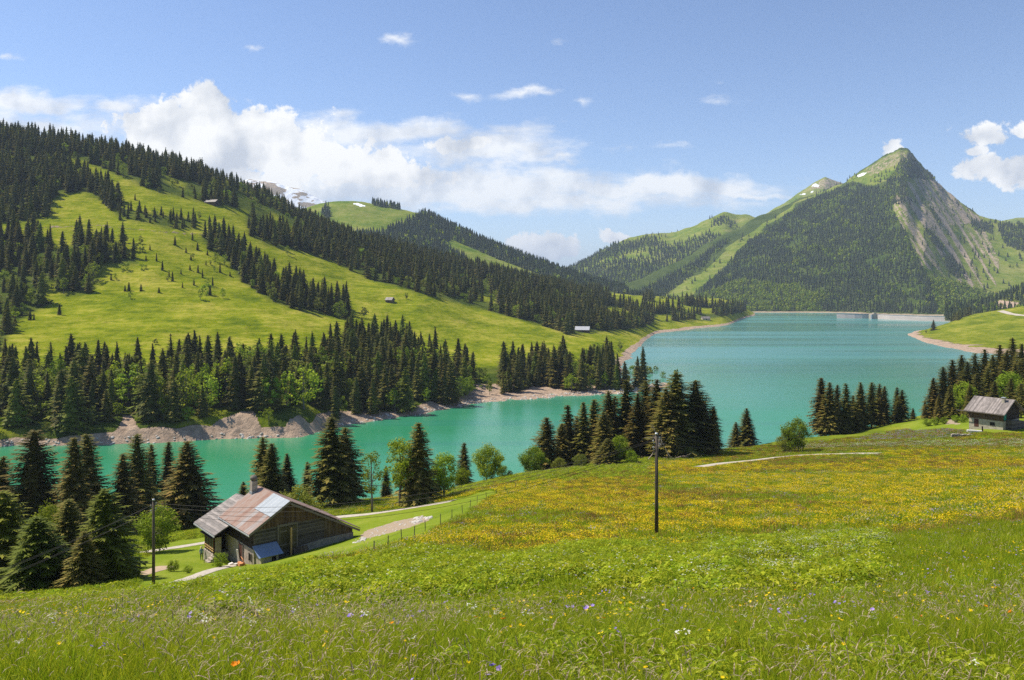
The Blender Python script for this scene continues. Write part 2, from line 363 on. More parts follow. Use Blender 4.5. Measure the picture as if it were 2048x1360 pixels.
# --- opposite hillside
def sh(py): return -LAKE * F / (py - HY)
hc = {
 -1400: [(300, -76), (320, L), (340, -60), (400, -45), (480, -25), (600, 10, 'z'), (760, 80, 'z'), (900, 150, 'z'), (1200, 330, 'z'), (1500, 240, 'z')],
 -500: [(325, -76), (342, L), (360, -62), (415, -50), (490, -36), (620, 650), (780, 500), (930, 385), (1230, 220), (1550, 220, 'z')],
 0: [(340, -76), (355, L), (366, 852), (430, 782), (500, 712), (640, 620), (800, 500), (950, 400), (1250, 272), (1600, 180, 'z')],
 300: [(347, -76), (362, L), (372, 852), (440, 792), (510, 728), (650, 625), (800, 505), (950, 408), (1300, 325), (1650, 150, 'z')],
 450: [(357, -76), (372, L), (388, 828), (450, 780), (520, 732), (650, 640), (800, 548), (950, 448), (1350, 368), (1700, 120, 'z')],
 600: [(360, -76), (376, L), (391, 830), (460, 770), (540, 715), (660, 650), (810, 580), (980, 500), (1400, 445), (1750, 90, 'z')],
 700: [(396, -76), (412, L), (424, 833), (500, 770), (580, 705), (700, 648), (850, 592), (1000, 535), (1400, 480), (1800, 80, 'z')],
 850: [(430, -76), (448, L), (460, 812), (520, 765), (600, 725), (720, 675), (880, 605), (1050, 566), (1450, 522), (1850, 30, 'z')],
 950: [(470, -76), (491, L), (510, 793), (560, 762), (640, 725), (750, 685), (900, 640), (1100, 593), (1500, 543), (1900, 10, 'z')],
 1100: [(495, -76), (514, L), (530, 786), (590, 760), (680, 720), (800, 690), (950, 655), (1150, 614), (1550, 577), (1950, 0)],
 1200: [(508, -76), (528, L), (545, 779), (600, 758), (700, 726), (820, 697), (980, 668), (1200, 634), (1600, 596), (2000, -10)],
 1280: [(525, -76), (544, L), (560, 773), (610, 762), (700, 748), (800, 724), (950, 696), (1180, 660), (1650, 608), (2000, -15)],
 1312: [(535, -76), (554, L), (570, 773), (610, 766), (680, 756), (760, -73), (1150, -74), (1290, -69), (1700, 606), (2050, -18)],
 1350: [(555, -76), (577, L), (590, 766), (610, 763), (650, 760), (700, -75), (1200, -75), (1330, -69), (1700, 609), (2050, -18)],
 1368: [(577, -77), (590, -77), (610, -77), (640, -77), (670, -77), (700, -77), (1250, -75), (1380, -69.3), (1750, 612), (2100, -22)],
 1460: [(577, -77), (590, -77), (610, -77), (640, -77), (670, -77), (900, -77), (1440, -76), (1540, -69.2), (1850, 615), (2150, -28)],
 1492: [(577, -77), (590, -77), (610, -77), (640, -77), (670, -77), (900, -77), (1800, -76), (2000, -69.6), (2120, 624), (2250, -50)],
 1512: [(577, -77), (590, -77), (610, -77), (640, -77), (670, -77), (900, -77), (1800, -77), (2000, -76), (2100, -75), (2250, -77)],
}
def hill_disp(X, Y, Z, PX):
    up = sstep(Z, LAKE + 1, LAKE + 30)
    k = sstep(Z, LAKE - 5, LAKE - 1)
    return k * (1.6 * fbm(X / 28, Y / 28, 41, 4) + up * (7 * fbm(X / 130, Y / 130, 11, 4) + 1.2 * fbm(X / 20, Y / 20, 15, 4)) - (1 - sstep(Z, LAKE + 2, LAKE + 12)) * 1.5 * np.abs(fbm(X / 9, Y / 14, 77, 3)))
WOOD1 = [(-300, 790), (-100, 775), (130, 760), (300, 760), (322, 790), (345, 748), (520, 750), (640, 740), (690, 700), (760, 685), (840, 705), (900, 735), (945, 760), (950, 785), (925, 806), (700, 836), (650, 850), (630, 862), (600, 830), (560, 828), (540, 862), (515, 862), (510, 820), (430, 818), (390, 850), (300, 862), (260, 835), (240, 850), (200, 866), (0, 884), (-300, 890)]
WOOD2 = [(1000, 778), (1006, 752), (1100, 742), (1200, 738), (1330, 740), (1368, 745), (1358, 776), (1240, 784), (1130, 786), (1100, 770), (1060, 776), (1040, 790), (1000, 792)]
WOOD3 = [(-300, 480), (-100, 470), (60, 470), (130, 500), (170, 470), (215, 480), (275, 515), (270, 527), (200, 530), (185, 585), (120, 592), (110, 560), (80, 580), (90, 612), (40, 640), (0, 700), (-300, 720)]
WOOD4 = [(-300, 200), (0, 280), (60, 290), (100, 300), (150, 335), (185, 360), (215, 375), (250, 412), (225, 418), (180, 385), (120, 385), (95, 400), (100, 432), (60, 440), (-300, 470)]
WOOD5 = [(-300, 180), (0, 265), (100, 282), (200, 300), (300, 322), (400, 348), (480, 380), (560, 412), (620, 440), (560, 440), (530, 432), (480, 418), (400, 402), (320, 386), (235, 350), (170, 322), (130, 318), (0, 300), (-300, 240)]
WOOD6 = [(215, 415), (280, 424), (330, 430), (395, 440), (392, 458), (330, 455), (240, 434)]
WOOD7 = [(398, 470), (440, 470), (470, 490), (510, 530), (545, 560), (590, 575), (640, 595), (700, 622), (700, 642), (650, 630), (590, 618), (545, 604), (480, 560), (455, 520), (420, 500)]
WOOD8 = [(495, 440), (500, 425), (560, 425), (650, 440), (760, 480), (900, 510), (1050, 540), (1150, 565), (1250, 588), (1350, 606), (1440, 612), (1495, 622), (1440, 634), (1370, 640), (1310, 645), (1290, 655), (1215, 662), (1135, 668), (1065, 645), (950, 615), (860, 592), (740, 558), (660, 522), (600, 502), (540, 492), (500, 472)]
CLEAR8 = [[(1205, 574), (1285, 588), (1292, 600), (1240, 596), (1212, 588)], [(1300, 594), (1378, 612), (1368, 622), (1310, 608)], [(1150, 575), (1185, 582), (1175, 592), (1148, 586)], [(1300, 630), (1345, 628), (1350, 640), (1310, 645)], [(700, 505), (760, 520), (770, 535), (720, 525)], [(860, 560), (900, 566), (905, 580), (870, 575)], [(330, 352), (372, 368), (366, 378), (335, 366)], [(540, 425), (575, 440), (560, 446), (535, 436)], [(960, 590), (1000, 600), (990, 608), (955, 600)], [(1120, 625), (1160, 632), (1150, 645), (1115, 638)], [(1380, 612), (1440, 618), (1420, 628), (1370, 622)], [(1200, 620), (1230, 612), (1260, 625), (1290, 640), (1260, 645), (1215, 640)], [(1190, 590), (1240, 590), (1300, 604), (1340, 612), (1320, 622), (1240, 610)], [(1340, 628), (1380, 625), (1400, 634), (1350, 640)], [(560, 455), (590, 452), (600, 470), (570, 475)], [(1040, 585), (1090, 600), (1080, 612), (1045, 600)]]
WOODS = [WOOD1, WOOD2, WOOD3, WOOD4, WOOD5, WOOD6, WOOD7, WOOD8]
SCREE = [[(375, 890), (405, 862), (440, 836), (490, 822), (512, 826), (522, 856), (560, 890)], [(548, 890), (578, 838), (600, 830), (618, 846), (660, 866), (650, 890)], [(205, 890), (236, 852), (246, 826), (262, 830), (280, 860), (310, 890)], [(950, 806), (962, 786), (975, 790), (1000, 796), (1000, 806)], [(1035, 805), (1068, 762), (1090, 762), (1130, 782), (1130, 800)], [(905, 830), (920, 806), (950, 812), (945, 835)], [(670, 850), (800, 832), (800, 846), (680, 862)], [(790, 842), (880, 812), (900, 830), (800, 850)]]
def hill_masks(s):
    c = np.zeros((s.n, s.m, 4)); c[..., 3] = 1
    j = 8 * fbm(s.X / 40, s.Y / 40, 23, 4)
    wood = np.zeros(s.X.shape, bool)
    for w_ in WOODS: wood |= inpoly(s.PX + j, s.PY + j * 0.4, w_)
    for w_ in CLEAR8: wood &= ~inpoly(s.PX, s.PY, w_)
    c[..., 1] = 1 - 0.85 * wood
    c[..., 1] = np.where((s.PX < 1366) & (s.PY > 735) & (s.Y < 720), 0.15 + 0.5 * (fbm(s.X / 12, s.Y / 12, 5, 3) > 0.1), c[..., 1])
    bh = 4.2 + 4.5 * fbm(s.X / 30, s.Y / 30, 8, 3); bh = np.where((s.PX < 1300) & (s.Y < 620), bh, 2.4); b = sstep(-(s.Z - LAKE), -bh - 1.0, -bh + 1.0)
    for w_ in SCREE: b = np.maximum(b, 0.95 * inpoly(s.PX + j * .7, s.PY + j * .7, w_))
    track = np.interp(s.PX, [60, 100, 200, 260, 330, 400, 440], [452, 454, 450, 458, 464, 469, 478])
    tr = (np.abs(s.PY - track) < 2.4) & (s.PX > 90) & (s.PX < 420)
    b = np.maximum(b, 0.5 * tr)
    c[..., 0] = b
    g = gauss1(c[..., 1], 1.5); c[..., 1] = gauss1(g.T, 1.2).T
    return c
pxh = np.concatenate([np.arange(-1400, -200, 20), np.arange(-200, 1513, 3)])
H = Sheet('hillside', hc, pxh, [6, 18, 24, 24, 30, 30, 30, 50, 10], 4, hill_disp, M_hill, hill_masks)

# --- farther green ridge
bc = {
 450: [(1700, 0), (2100, 480), (2400, 450), (2700, 420), (3100, 150, 'z')],
 600: [(1700, 0), (2100, 490), (2400, 445), (2700, 420), (3000, 180, 'z')],
 650: [(1700, -5), (2080, 495), (2380, 448), (2700, 403), (3000, 200, 'z')],
 700: [(1700, -10), (2050, 500), (2350, 452), (2700, 399), (3000, 200, 'z')],
 760: [(1700, -15), (2000, 505), (2350, 458), (2700, 411), (3000, 180, 'z')],
 850: [(1700, -20), (2000, 515), (2350, 470), (2650, 430), (3000, 150, 'z')],
 900: [(1700, -25), (2000, 530), (2300, 492), (2600, 456), (3000, 100, 'z')],
 1000: [(1700, -30), (1980, 548), (2250, 525), (2500, 500), (2900, 50, 'z')],
 1100: [(1700, -35), (1980, 570), (2200, 555), (2450, 538), (2800, 0)],
 1180: [(1700, -38), (1980, 588), (2200, 577), (2420, 566), (2800, -20)],
 1280: [(1700, -45), (1980, 607), (2200, 600), (2400, 590), (2800, -40)],
 1400: [(1750, -60), (1980, 614), (2150, 612), (2350, 606), (2700, -60)],
 1480: [(1900, -75), (2080, -71), (2150, 625), (2220, 622), (2400, -76)],
 1510: [(1900, -78), (2080, -77), (2150, -76), (2220, -76), (2400, -78)],
}
FW = [[(655, 470), (700, 470), (770, 466), (850, 428), (880, 440), (960, 480), (1060, 518), (1150, 548), (1250, 580), (1260, 592), (1100, 556), (1000, 520), (900, 478), (890, 500), (930, 515), (900, 530), (780, 500), (660, 480)], [(745, 405), (800, 415), (800, 420), (745, 411)], [(640, 425), (655, 412), (665, 430), (655, 440)], [(1000, 545), (1200, 580), (1150, 600), (1000, 570)], [(1350, 612), (1490, 620), (1490, 640), (1350, 640)], [(1250, 590), (1330, 605), (1400, 612), (1300, 612)]]
def ridge_disp(X, Y, Z, PX): return sstep(Z, LAKE - 2, LAKE + 40) * (14 * fbm(X / 300, Y / 300, 51, 4) * .6 + 3 * fbm(X / 50, Y / 50, 52, 4))
def ridge_masks(s):
    c = np.zeros((s.n, s.m, 4)); c[..., 3] = 1
    wood = np.zeros(s.X.shape, bool)
    for w_ in FW: wood |= inpoly(s.PX, s.PY, w_)
    c[..., 1] = 1 - 0.85 * wood
    c[..., 0] = 0.95 * sstep(-(s.Z - LAKE), -4, -1)
    c[..., 2] = inpoly(s.PX, s.PY, [(705, 407), (716, 406), (732, 412), (722, 414)]) * 1.0
    return c
B = Sheet('green_ridge', bc, np.arange(450, 1511, 3), [20, 30, 40, 14], 4, ridge_disp, M_far, ridge_masks)

# --- big mountain across the lake
dc = {}
def DC(px, *r): dc[px] = list(r)
DC(1150, (2300, -80), (2420, -69), (2500, 610), (2600, 600), (2700, 592), (2780, 587), (2850, 582), (3300, -60))
DC(1250, (2300, -80), (2420, -69), (2550, 612), (2700, 602), (2800, 592), (2900, 580), (3000, 570), (3400, -40))
DC(1350, (2300, -80), (2420, -69), (2600, 605), (2750, 590), (2900, 570), (3050, 550), (3200, 530), (3600, -5))
DC(1440, (2300, -80), (2400, -69), (2550, 605), (2750, 575), (2950, 545), (3150, 510), (3400, 476), (3900, 150, 'z'))
DC(1500, (2300, -80), (2385, -69.5), (2520, 600), (2750, 560), (3000, 520), (3250, 480), (3500, 444), (4000, 200, 'z'))
DC(1560, (2300, -80), (2375, -69.5), (2500, 597), (2720, 550), (2980, 505), (3250, 460), (3560, 420), (4100, 250, 'z'))
DC(1600, (2280, -80), (2370, -69.5), (2490, 593), (2700, 545), (2960, 495), (3240, 447), (3600, 402), (4100, 280, 'z'))
DC(1640, (2250, -80), (2360, -69.5), (2480, 590), (2680, 540), (2940, 485), (3230, 436), (3640, 391), (4150, 300, 'z'))
DC(1690, (2180, -80), (2340, -69), (2460, 588), (2650, 535), (2900, 478), (3200, 420), (3700, 365), (4200, 320, 'z'))
DC(1740, (2000, -78), (2280, -66), (2420, 590), (2600, 535), (2850, 470), (3200, 395), (3760, 334), (4300, 330, 'z'))
DC(1780, (2000, -78), (2240, -66), (2380, 590), (2540, 540), (2780, 465), (3150, 380), (3800, 314), (4300, 350, 'z'))
DC(1800, (1960, -78), (2220, -66), (2350, 592), (2500, 542), (2740, 465), (3100, 378), (3830, 305), (4300, 350, 'z'))
DC(1815, (1960, -78), (2200, -66), (2330, 595), (2480, 545), (2720, 470), (3120, 385), (3850, 304), (4300, 350, 'z'))
DC(1824, (1960, -78), (2200, -66), (2310, 598), (2460, 548), (2720, 475), (3200, 390), (3850, 314), (4300, 350, 'z'))
DC(1834, (1950, -78), (2170, -66), (2290, 600), (2440, 550), (2720, 482), (3250, 398), (3850, 329), (4300, 330, 'z'))
DC(1850, (1940, -78), (2150, -66), (2260, 602), (2430, 555), (2710, 487), (3190, 408), (3820, 343), (4300, 320, 'z'))
DC(1870, (1940, -78), (2150, -66), (2270, 605), (2470, 560), (2760, 494), (3200, 420), (3790, 364), (4300, 300, 'z'))
DC(1895, (1940, -78), (2160, -64), (2300, 608), (2520, 565), (2830, 502), (3230, 435), (3740, 389), (4200, 270, 'z'))
DC(1925, (1950, -78), (2200, -62), (2360, 610), (2590, 565), (2890, 512), (3240, 455), (3660, 409), (4150, 230, 'z'))
DC(1960, (1950, -78), (2240, -60), (2410, 608), (2640, 565), (2930, 515), (3240, 470), (3570, 433), (4050, 200, 'z'))
DC(2010, (1950, -78), (2250, -58), (2440, 605), (2670, 560), (2950, 515), (3220, 475), (3500, 446), (4000, 180, 'z'))
DC(2100, (1950, -78), (2250, -56), (2440, 600), (2690, 555), (2950, 515), (3200, 485), (3440, 462), (3900, 150, 'z'))
DC(2600, (1950, -78), (2250, -55), (2600, 590), (2900, 550), (3250, 525), (3550, 505), (3850, 495), (4200, 100, 'z'))
DFOR = [(1480, 640), (1395, 590), (1440, 545), (1500, 482), (1540, 456), (1590, 418), (1635, 394), (1668, 382), (1706, 368), (1740, 378), (1768, 372), (1794, 361), (1806, 370), (1800, 400), (1783, 411), (1790, 433), (1812, 468), (1812, 482), (1829, 503), (1847, 545), (1882, 592), (1890, 640)]
DFOR2 = [[(1850, 460), (1862, 462), (1890, 496), (1884, 503), (1866, 488)], [(1882, 514), (1902, 514), (1930, 545), (1925, 556), (1900, 548)], [(1857, 418), (1864, 418), (1884, 450), (1878, 452)], [(1768, 372), (1790, 345), (1800, 325), (1822, 318), (1848, 342), (1878, 360), (1845, 360), (1812, 358), (1817, 404), (1792, 410)], [(1941, 441), (1985, 448), (1985, 468), (1945, 460)], [(1994, 447), (2060, 455), (2060, 510), (2010, 490)], [(1250, 600), (1300, 572), (1380, 530), (1440, 485), (1460, 480), (1400, 540), (1330, 590), (1290, 612)]]
DLOW = [(1850, 540), (1868, 560), (1900, 562), (1985, 590), (2048, 600), (2048, 640), (1880, 640)]
DPAST = [[(1150, 640), (1300, 600), (1400, 545), (1470, 482), (1560, 425), (1640, 384), (1725, 340), (1800, 300), (1820, 300), (1806, 355), (1740, 370), (1700, 360), (1640, 390), (1590, 412), (1500, 478), (1440, 540), (1390, 590), (1340, 640)], [(1784, 411), (1800, 370), (1840, 340), (1900, 390), (1950, 425), (2600, 430), (2600, 640), (1890, 640), (1850, 545)], [(1380, 640), (1380, 600), (1560, 600), (1600, 640)]]
DSCR = [[(1808, 366), (1824, 372), (1840, 330), (1860, 350), (1895, 386), (1940, 425), (1975, 436), (1950, 448), (1900, 440), (1880, 470), (1890, 520), (1880, 545), (1850, 520), (1815, 475), (1795, 430), (1784, 411), (1803, 402)], [(1725, 342), (1800, 303), (1820, 303), (1835, 330), (1825, 350), (1790, 330), (1740, 352)]]
def d_disp(X, Y, Z, PX):
    up = sstep(Z, LAKE, LAKE + 200)
    hi = sstep(Z, 250, 480) * sstep(PX, 1740, 1800)
    along = PX * 2.0 + 0 * Y
    rr = 1 - 2 * np.abs(fbm(X / 170, Y / 420, 61, 4))
    gul = fbm((X + 0.25 * Y) / 60, Y / 400, 63, 4)
    return up * (16 * rr * 0.7 + 9 * gul * (1 - .6 * sstep(PX, 1800, 1850)) + 6 * fbm(X / 60, Y / 60, 65, 4)) + hi * (20 * np.abs(fbm(X / 38, Y / 50, 67, 5)) - 4 + 7 * fbm(X / 13, Y / 13, 69, 3))  - 1 * up
def d_masks(s):
    c = np.zeros((s.n, s.m, 4)); c[..., 3] = 1
    j = 9 * fbm(s.X / 90, s.Y / 90, 71, 5)
    px, py = s.PX + j, s.PY + j * .5
    past = np.zeros(s.X.shape, bool)
    for q in DPAST: past |= inpoly(px, py, q)
    past &= ~inpoly(px, py, DFOR)
    c[..., 1] = np.where(past, 0.95, 0.10)
    sc = np.zeros(s.X.shape)
    g0 = fbm((s.PX - 0.62 * s.PY) / 5.0, s.PY / 120, 93, 4); sc = np.maximum(sc, (0.50 + 0.45 * g0) * inpoly(px, py, DSCR[0])); sc = np.maximum(sc, 0.5 * inpoly(px, py, DSCR[1]))
    g = fbm((s.PX - 0.62 * s.PY) / 7.0, s.PY / 160, 73, 4)     # scree chutes run down and to the right
    right = inpoly(s.PX, s.PY, [(1815, 440), (1900, 400), (1960, 440), (2000, 520), (1990, 590), (1900, 560), (1840, 530)])
    tan = inpoly(px, py, [(1784, 405), (1806, 366), (1880, 358), (1945, 425), (1950, 445), (1900, 450), (1885, 480), (1850, 500), (1815, 470)])
    sc = np.maximum(sc, np.where(tan, 0.50 + 0.5 * g0, 0))
    sc = np.maximum(sc, np.where(right, 0.34 + 0.8 * g, 0))
    sc = np.maximum(sc, 0.8 * sstep(-(s.Z - LAKE), -6, -1))
    c[..., 0] = sc
    sn = inpoly(s.PX, s.PY, [(1713, 352), (1722, 347), (1733, 345), (1729, 350), (1718, 354)])
    c[..., 2] = sn
    return c
D = Sheet('mountain', dc, np.arange(1150, 2601, 2.5), [4, 30, 40, 50, 50, 80, 14], .7, d_disp, M_far, d_masks)

# --- farther ridges
def ridge(name, pts, Y0, Y1, zbase, seed, amp, snowf=None, rock=0.2, per=(4, 40, 50, 10), step=4):
    cols = {}
    for px, py in pts:
        zt = (HY - py) / F * Y1
        cols[px] = [(Y0 * 0.96, zbase - 10, 'z'), (Y0, zbase, 'z'), (Y0 + (Y1 - Y0) * .5, zbase + (zt - zbase) * 0.46, 'z'), (Y1, zt, 'z'), (Y1 * 1.12, zt - 0.3 * abs(zt) - 60, 'z')]
    def dsp(X, Y, Z, PX):
        up = sstep(Z, zbase, zbase + 150)
        return up * (amp * (1 - 2 * np.abs(fbm(X / (amp * 9), Y / (amp * 25), seed, 4))) * .6 + amp * .35 * fbm(X / (amp * 2.5), Y / (amp * 2.5), seed + 3, 4))
    def msk(s):
        c = np.zeros((s.n, s.m, 4)); c[..., 3] = 1
        n = fbm(s.X / 260, s.Y / 260, seed + 7, 4)
        h = (s.Z - zbase) / max(1, s.Z.max() - zbase)
        c[..., 1] = 0.25 + 0.75 * sstep(h + n * 0.5, 0.3, 0.55)
        c[..., 0] = rock * sstep(fbm(s.X / 120, s.Y / 120, seed + 9, 4), 0.0, 0.3)
        if snowf: c[..., 0], c[..., 2] = snowf(s)
        return c
    return Sheet(name, cols, np.arange(pts[0][0], pts[-1][0] + 1, step), list(per), 1.0, dsp, M_far, msk)
E = ridge('far_ridge', [(1040, 590), (1100, 562), (1150, 536), (1200, 507), (1240, 487), (1290, 472), (1345, 472), (1365, 464), (1400, 448), (1450, 428), (1475, 436), (1500, 436), (1560, 450), (1640, 500), (1700, 540)], 2700, 4200, -72, 81, 22)
def f_snow(s):
    sn = inpoly(s.PX, s.PY, [(1622, 372), (1630, 367), (1640, 371), (1636, 374)]) | inpoly(s.PX, s.PY, [(1598, 389), (1612, 386), (1612, 390)]) | inpoly(s.PX, s.PY, [(1618, 385), (1628, 381), (1628, 385)])
    return 0.55 * sstep(s.PY, 300, 301) * (fbm(s.X / 90, s.Y / 90, 5, 4) > -0.1) * (s.PY < 378), sn * 1.0
Fk = ridge('small_peak', [(1500, 450), (1540, 424), (1600, 386), (1625, 369), (1650, 355), (1668, 361), (1690, 371), (1760, 420), (1820, 470)], 4300, 5000, 150, 87, 10, f_snow, step=2)
def c_snow(s):
    n = fbm(s.X / 70, s.Y / 110 + s.Z / 40, 91, 5)
    return 0.9 + 0 * n, sstep(n, -0.02, 0.12)
Cm = ridge('snowy_massif', [(440, 372), (500, 360), (545, 366), (560, 370), (570, 376), (600, 381), (625, 392), (645, 402), (665, 415), (720, 440), (800, 470)], 4600, 5400, 100, 95, 16, c_snow, step=2)
Rr = ridge('distant_hill', [(1940, 470), (1990, 446), (2015, 440), (2048, 437), (2120, 430), (2300, 450), (2500, 470)], 4400, 5200, 100, 99, 16, step=6)

# --- promontory and wooded slope on the right
gc = {
 1795: [(1190, -78), (1215, -78), (1250, -78), (1300, -78), (1500, -78)],
 1814: [(1180, -74), (1217, L), (1250, -69), (1300, -71.5), (1500, -78)],
 1850: [(1000, -74), (1047, L), (1150, 670), (1260, 661), (1400, -74)],
 1905: [(890, -74), (933, L), (1100, 673), (1300, 645), (1480, -62)],
 1950: [(830, -74), (875, L), (1080, 671), (1350, 630), (1600, -50)],
 2048: [(780, -74), (830, L), (1000, 681), (1350, 613), (1700, -40)],
 2600: [(740, -74), (780, L), (1000, 670), (1350, 580), (1700, 0)],
}
def g_disp(X, Y, Z, PX): return sstep(Z, LAKE - 4, LAKE + 15) * (2.5 * fbm(X / 90, Y / 90, 33, 4)) + 0.8 * fbm(X / 20, Y / 20, 34, 3)
def g_masks(s):
    c = np.zeros((s.n, s.m, 4)); c[..., 3] = 1; c[..., 1] = 0.8
    c[..., 0] = sstep(-(s.Z - LAKE), -4.0 - 2 * fbm(s.X / 20, s.Y / 20, 8, 3), -1.2)
    return c
G = Sheet('promontory', gc, np.arange(1795, 2601, 3), [10, 30, 30, 14], 3, g_disp, M_hill, g_masks)
jc = {
 1890: [(1500, -60), (1560, -55), (1650, 625), (1750, 618), (2000, -60)],
 1960: [(1450, -58), (1520, -52), (1640, 620), (1750, 612), (2000, -50)],
 2000: [(1450, -55), (1520, -48), (1640, 612), (1750, 600), (2000, -40)],
 2048: [(1450, -50), (1520, -42), (1640, 598), (1750, 576), (2000, -20)],
 2150: [(1450, -45), (1520, -36), (1640, 575), (1750, 540), (2000, 0)],
 2600: [(1450, -40), (1520, -30), (1640, 540), (1750, 480), (2000, 30, 'z')],
}
def j_masks(s):
    c = np.zeros((s.n, s.m, 4)); c[..., 3] = 1; c[..., 1] = 0.3
    c[..., 0] = 0.9 * inpoly(s.PX, s.PY, [(1985, 612), (2000, 600), (2035, 604), (2050, 616), (2010, 618)])
    return c
J = Sheet('wooded_slope', jc, np.arange(1890, 2601, 5), [6, 20, 20, 8], 3, g_disp, M_hill, j_masks)

def grid_plane(name, x0, x1, y0, y1, z, mat):
    me = bpy.data.meshes.new(name); me.from_pydata([(x0, y0, z), (x1, y0, z), (x1, y1, z), (x0, y1, z)], [], [(0, 1, 2, 3)]); me.materials.append(mat)
    o = bpy.data.objects.new(name, me); COL.objects.link(o); o['kind'] = 'structure'; return o
grid_plane('ground', -30000, 30000, -30000, 30000, -84, flat_mat('valley_floor', (0.07, 0.11, 0.03), var=.2, scale=.01))

# --- the lake
def water_mat():
    m, t, p, o = new_mat('lake_water')
    pos = t.node('ShaderNodeNewGeometry').outputs['Position']
    s = t.node('ShaderNodeSeparateXYZ'); t.put(s.inputs[0], pos)
    warp = t.noise(pos, 0.006, 4, 0.5)
    a = t.m('ADD', s.outputs[1], t.m('MULTIPLY', s.outputs[0], -0.12)); a = t.m('ADD', a, t.m('MULTIPLY', t.m('SUBTRACT', warp, 0.5), 220))
    # base colour greener near, paler and bluer far
    f = t.step(a, 300, 900)
    col = t.mix(f, (0.030, 0.240, 0.105), (0.100, 0.280, 0.255))
    band = t.noise(t.scale3(pos, (0.25, 1.6, 1)), 0.012, 5, 0.6)
    col = t.mix(t.m('MULTIPLY', t.step(band, 0.52, 0.68), 0.35), col, (0.05, 0.28, 0.17))
    wind = t.noise(t.scale3(pos, (0.10, 1.0, 1)), 0.02, 6, 0.65)
    col = t.mix(t.m('MULTIPLY', t.step(wind, 0.50, 0.62), 0.22), col, (0.02, 0.13, 0.13))  # dark wind streaks: varying surface reflection put into the base colour
    t.put(p.inputs['Base Color'], col)
    calm = t.noise(t.scale3(pos, (0.12, 1.0, 1)), 0.008, 4, 0.6)
    t.put(p.inputs['Roughness'], t.m('ADD', 0.10, t.m('MULTIPLY', t.step(calm, 0.40, 0.62), 0.13)))
    p.inputs['Specular IOR Level'].default_value = 0.5; p.inputs['IOR'].default_value = 1.33
    n = t.m('ADD', t.noise(t.scale3(pos, (0.7, 1.3, 1)), 0.5, 5, 0.7), t.m('MULTIPLY', t.noise(pos, 2.2, 3, 0.6), 0.4))
    b = t.node('ShaderNodeBump'); b.inputs['Strength'].default_value = 0.30; b.inputs['Distance'].default_value = 0.25
    t.put(b.inputs['Height'], n); t.l.new(b.outputs[0], p.inputs['Normal'])
    return m
grid_plane('lake', -2600, 3000, 195, 2480, LAKE, water_mat())
# ------------------------------------------------------------------ plant materials
def leaf_mat(name, A, B, C, trans=0.25, hue=0.25, rough=0.6):
    m, t, p, o = new_mat(name)
    tint = t.attr('tint', 'Fac')
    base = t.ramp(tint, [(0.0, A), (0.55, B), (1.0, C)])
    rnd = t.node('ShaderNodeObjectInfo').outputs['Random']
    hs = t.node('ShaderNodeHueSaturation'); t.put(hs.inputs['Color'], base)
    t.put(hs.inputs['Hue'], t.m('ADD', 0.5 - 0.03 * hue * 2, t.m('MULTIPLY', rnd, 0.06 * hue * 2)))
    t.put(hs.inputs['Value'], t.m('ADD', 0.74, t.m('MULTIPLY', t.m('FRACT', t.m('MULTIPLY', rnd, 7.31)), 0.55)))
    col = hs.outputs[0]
    t.put(p.inputs['Base Color'], col); p.inputs['Roughness'].default_value = rough; p.inputs['Specular IOR Level'].default_value = 0.12
    if trans > 0:
        tr = t.node('ShaderNodeBsdfTranslucent'); t.put(tr.inputs[0], t.mix(1.0, col, (1.0, 1.0, 0.65), 'MULTIPLY'))
        mx = t.node('ShaderNodeMixShader'); mx.inputs[0].default_value = trans
        t.l.new(p.outputs[0], mx.inputs[1]); t.l.new(tr.outputs[0], mx.inputs[2]); t.l.new(mx.outputs[0], o.inputs[0])
    return m
def bark_mat(name, col): return flat_mat(name, col, 0.9, 0.25, 4, 0.1, (1, 1, 0.25), bump=0.4)
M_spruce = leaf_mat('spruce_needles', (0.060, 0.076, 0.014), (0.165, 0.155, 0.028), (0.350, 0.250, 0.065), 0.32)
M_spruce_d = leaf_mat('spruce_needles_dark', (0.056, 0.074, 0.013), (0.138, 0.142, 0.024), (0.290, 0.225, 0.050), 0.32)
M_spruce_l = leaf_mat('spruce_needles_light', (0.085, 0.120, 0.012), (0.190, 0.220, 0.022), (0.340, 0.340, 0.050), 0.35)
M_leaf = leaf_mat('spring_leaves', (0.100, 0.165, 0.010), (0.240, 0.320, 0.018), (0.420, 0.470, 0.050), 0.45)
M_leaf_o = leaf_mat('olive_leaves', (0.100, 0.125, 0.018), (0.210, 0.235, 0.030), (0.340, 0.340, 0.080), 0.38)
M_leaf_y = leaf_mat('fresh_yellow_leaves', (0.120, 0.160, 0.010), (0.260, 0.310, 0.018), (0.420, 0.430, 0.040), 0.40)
M_spruce_f = leaf_mat('far_spruce_needles', (0.030, 0.050, 0.020), (0.065, 0.088, 0.030), (0.130, 0.135, 0.042), 0.20)
M_bark = bark_mat('bark', (0.10, 0.075, 0.055))
M_bark_g = bark_mat('grey_bark', (0.16, 0.14, 0.12))

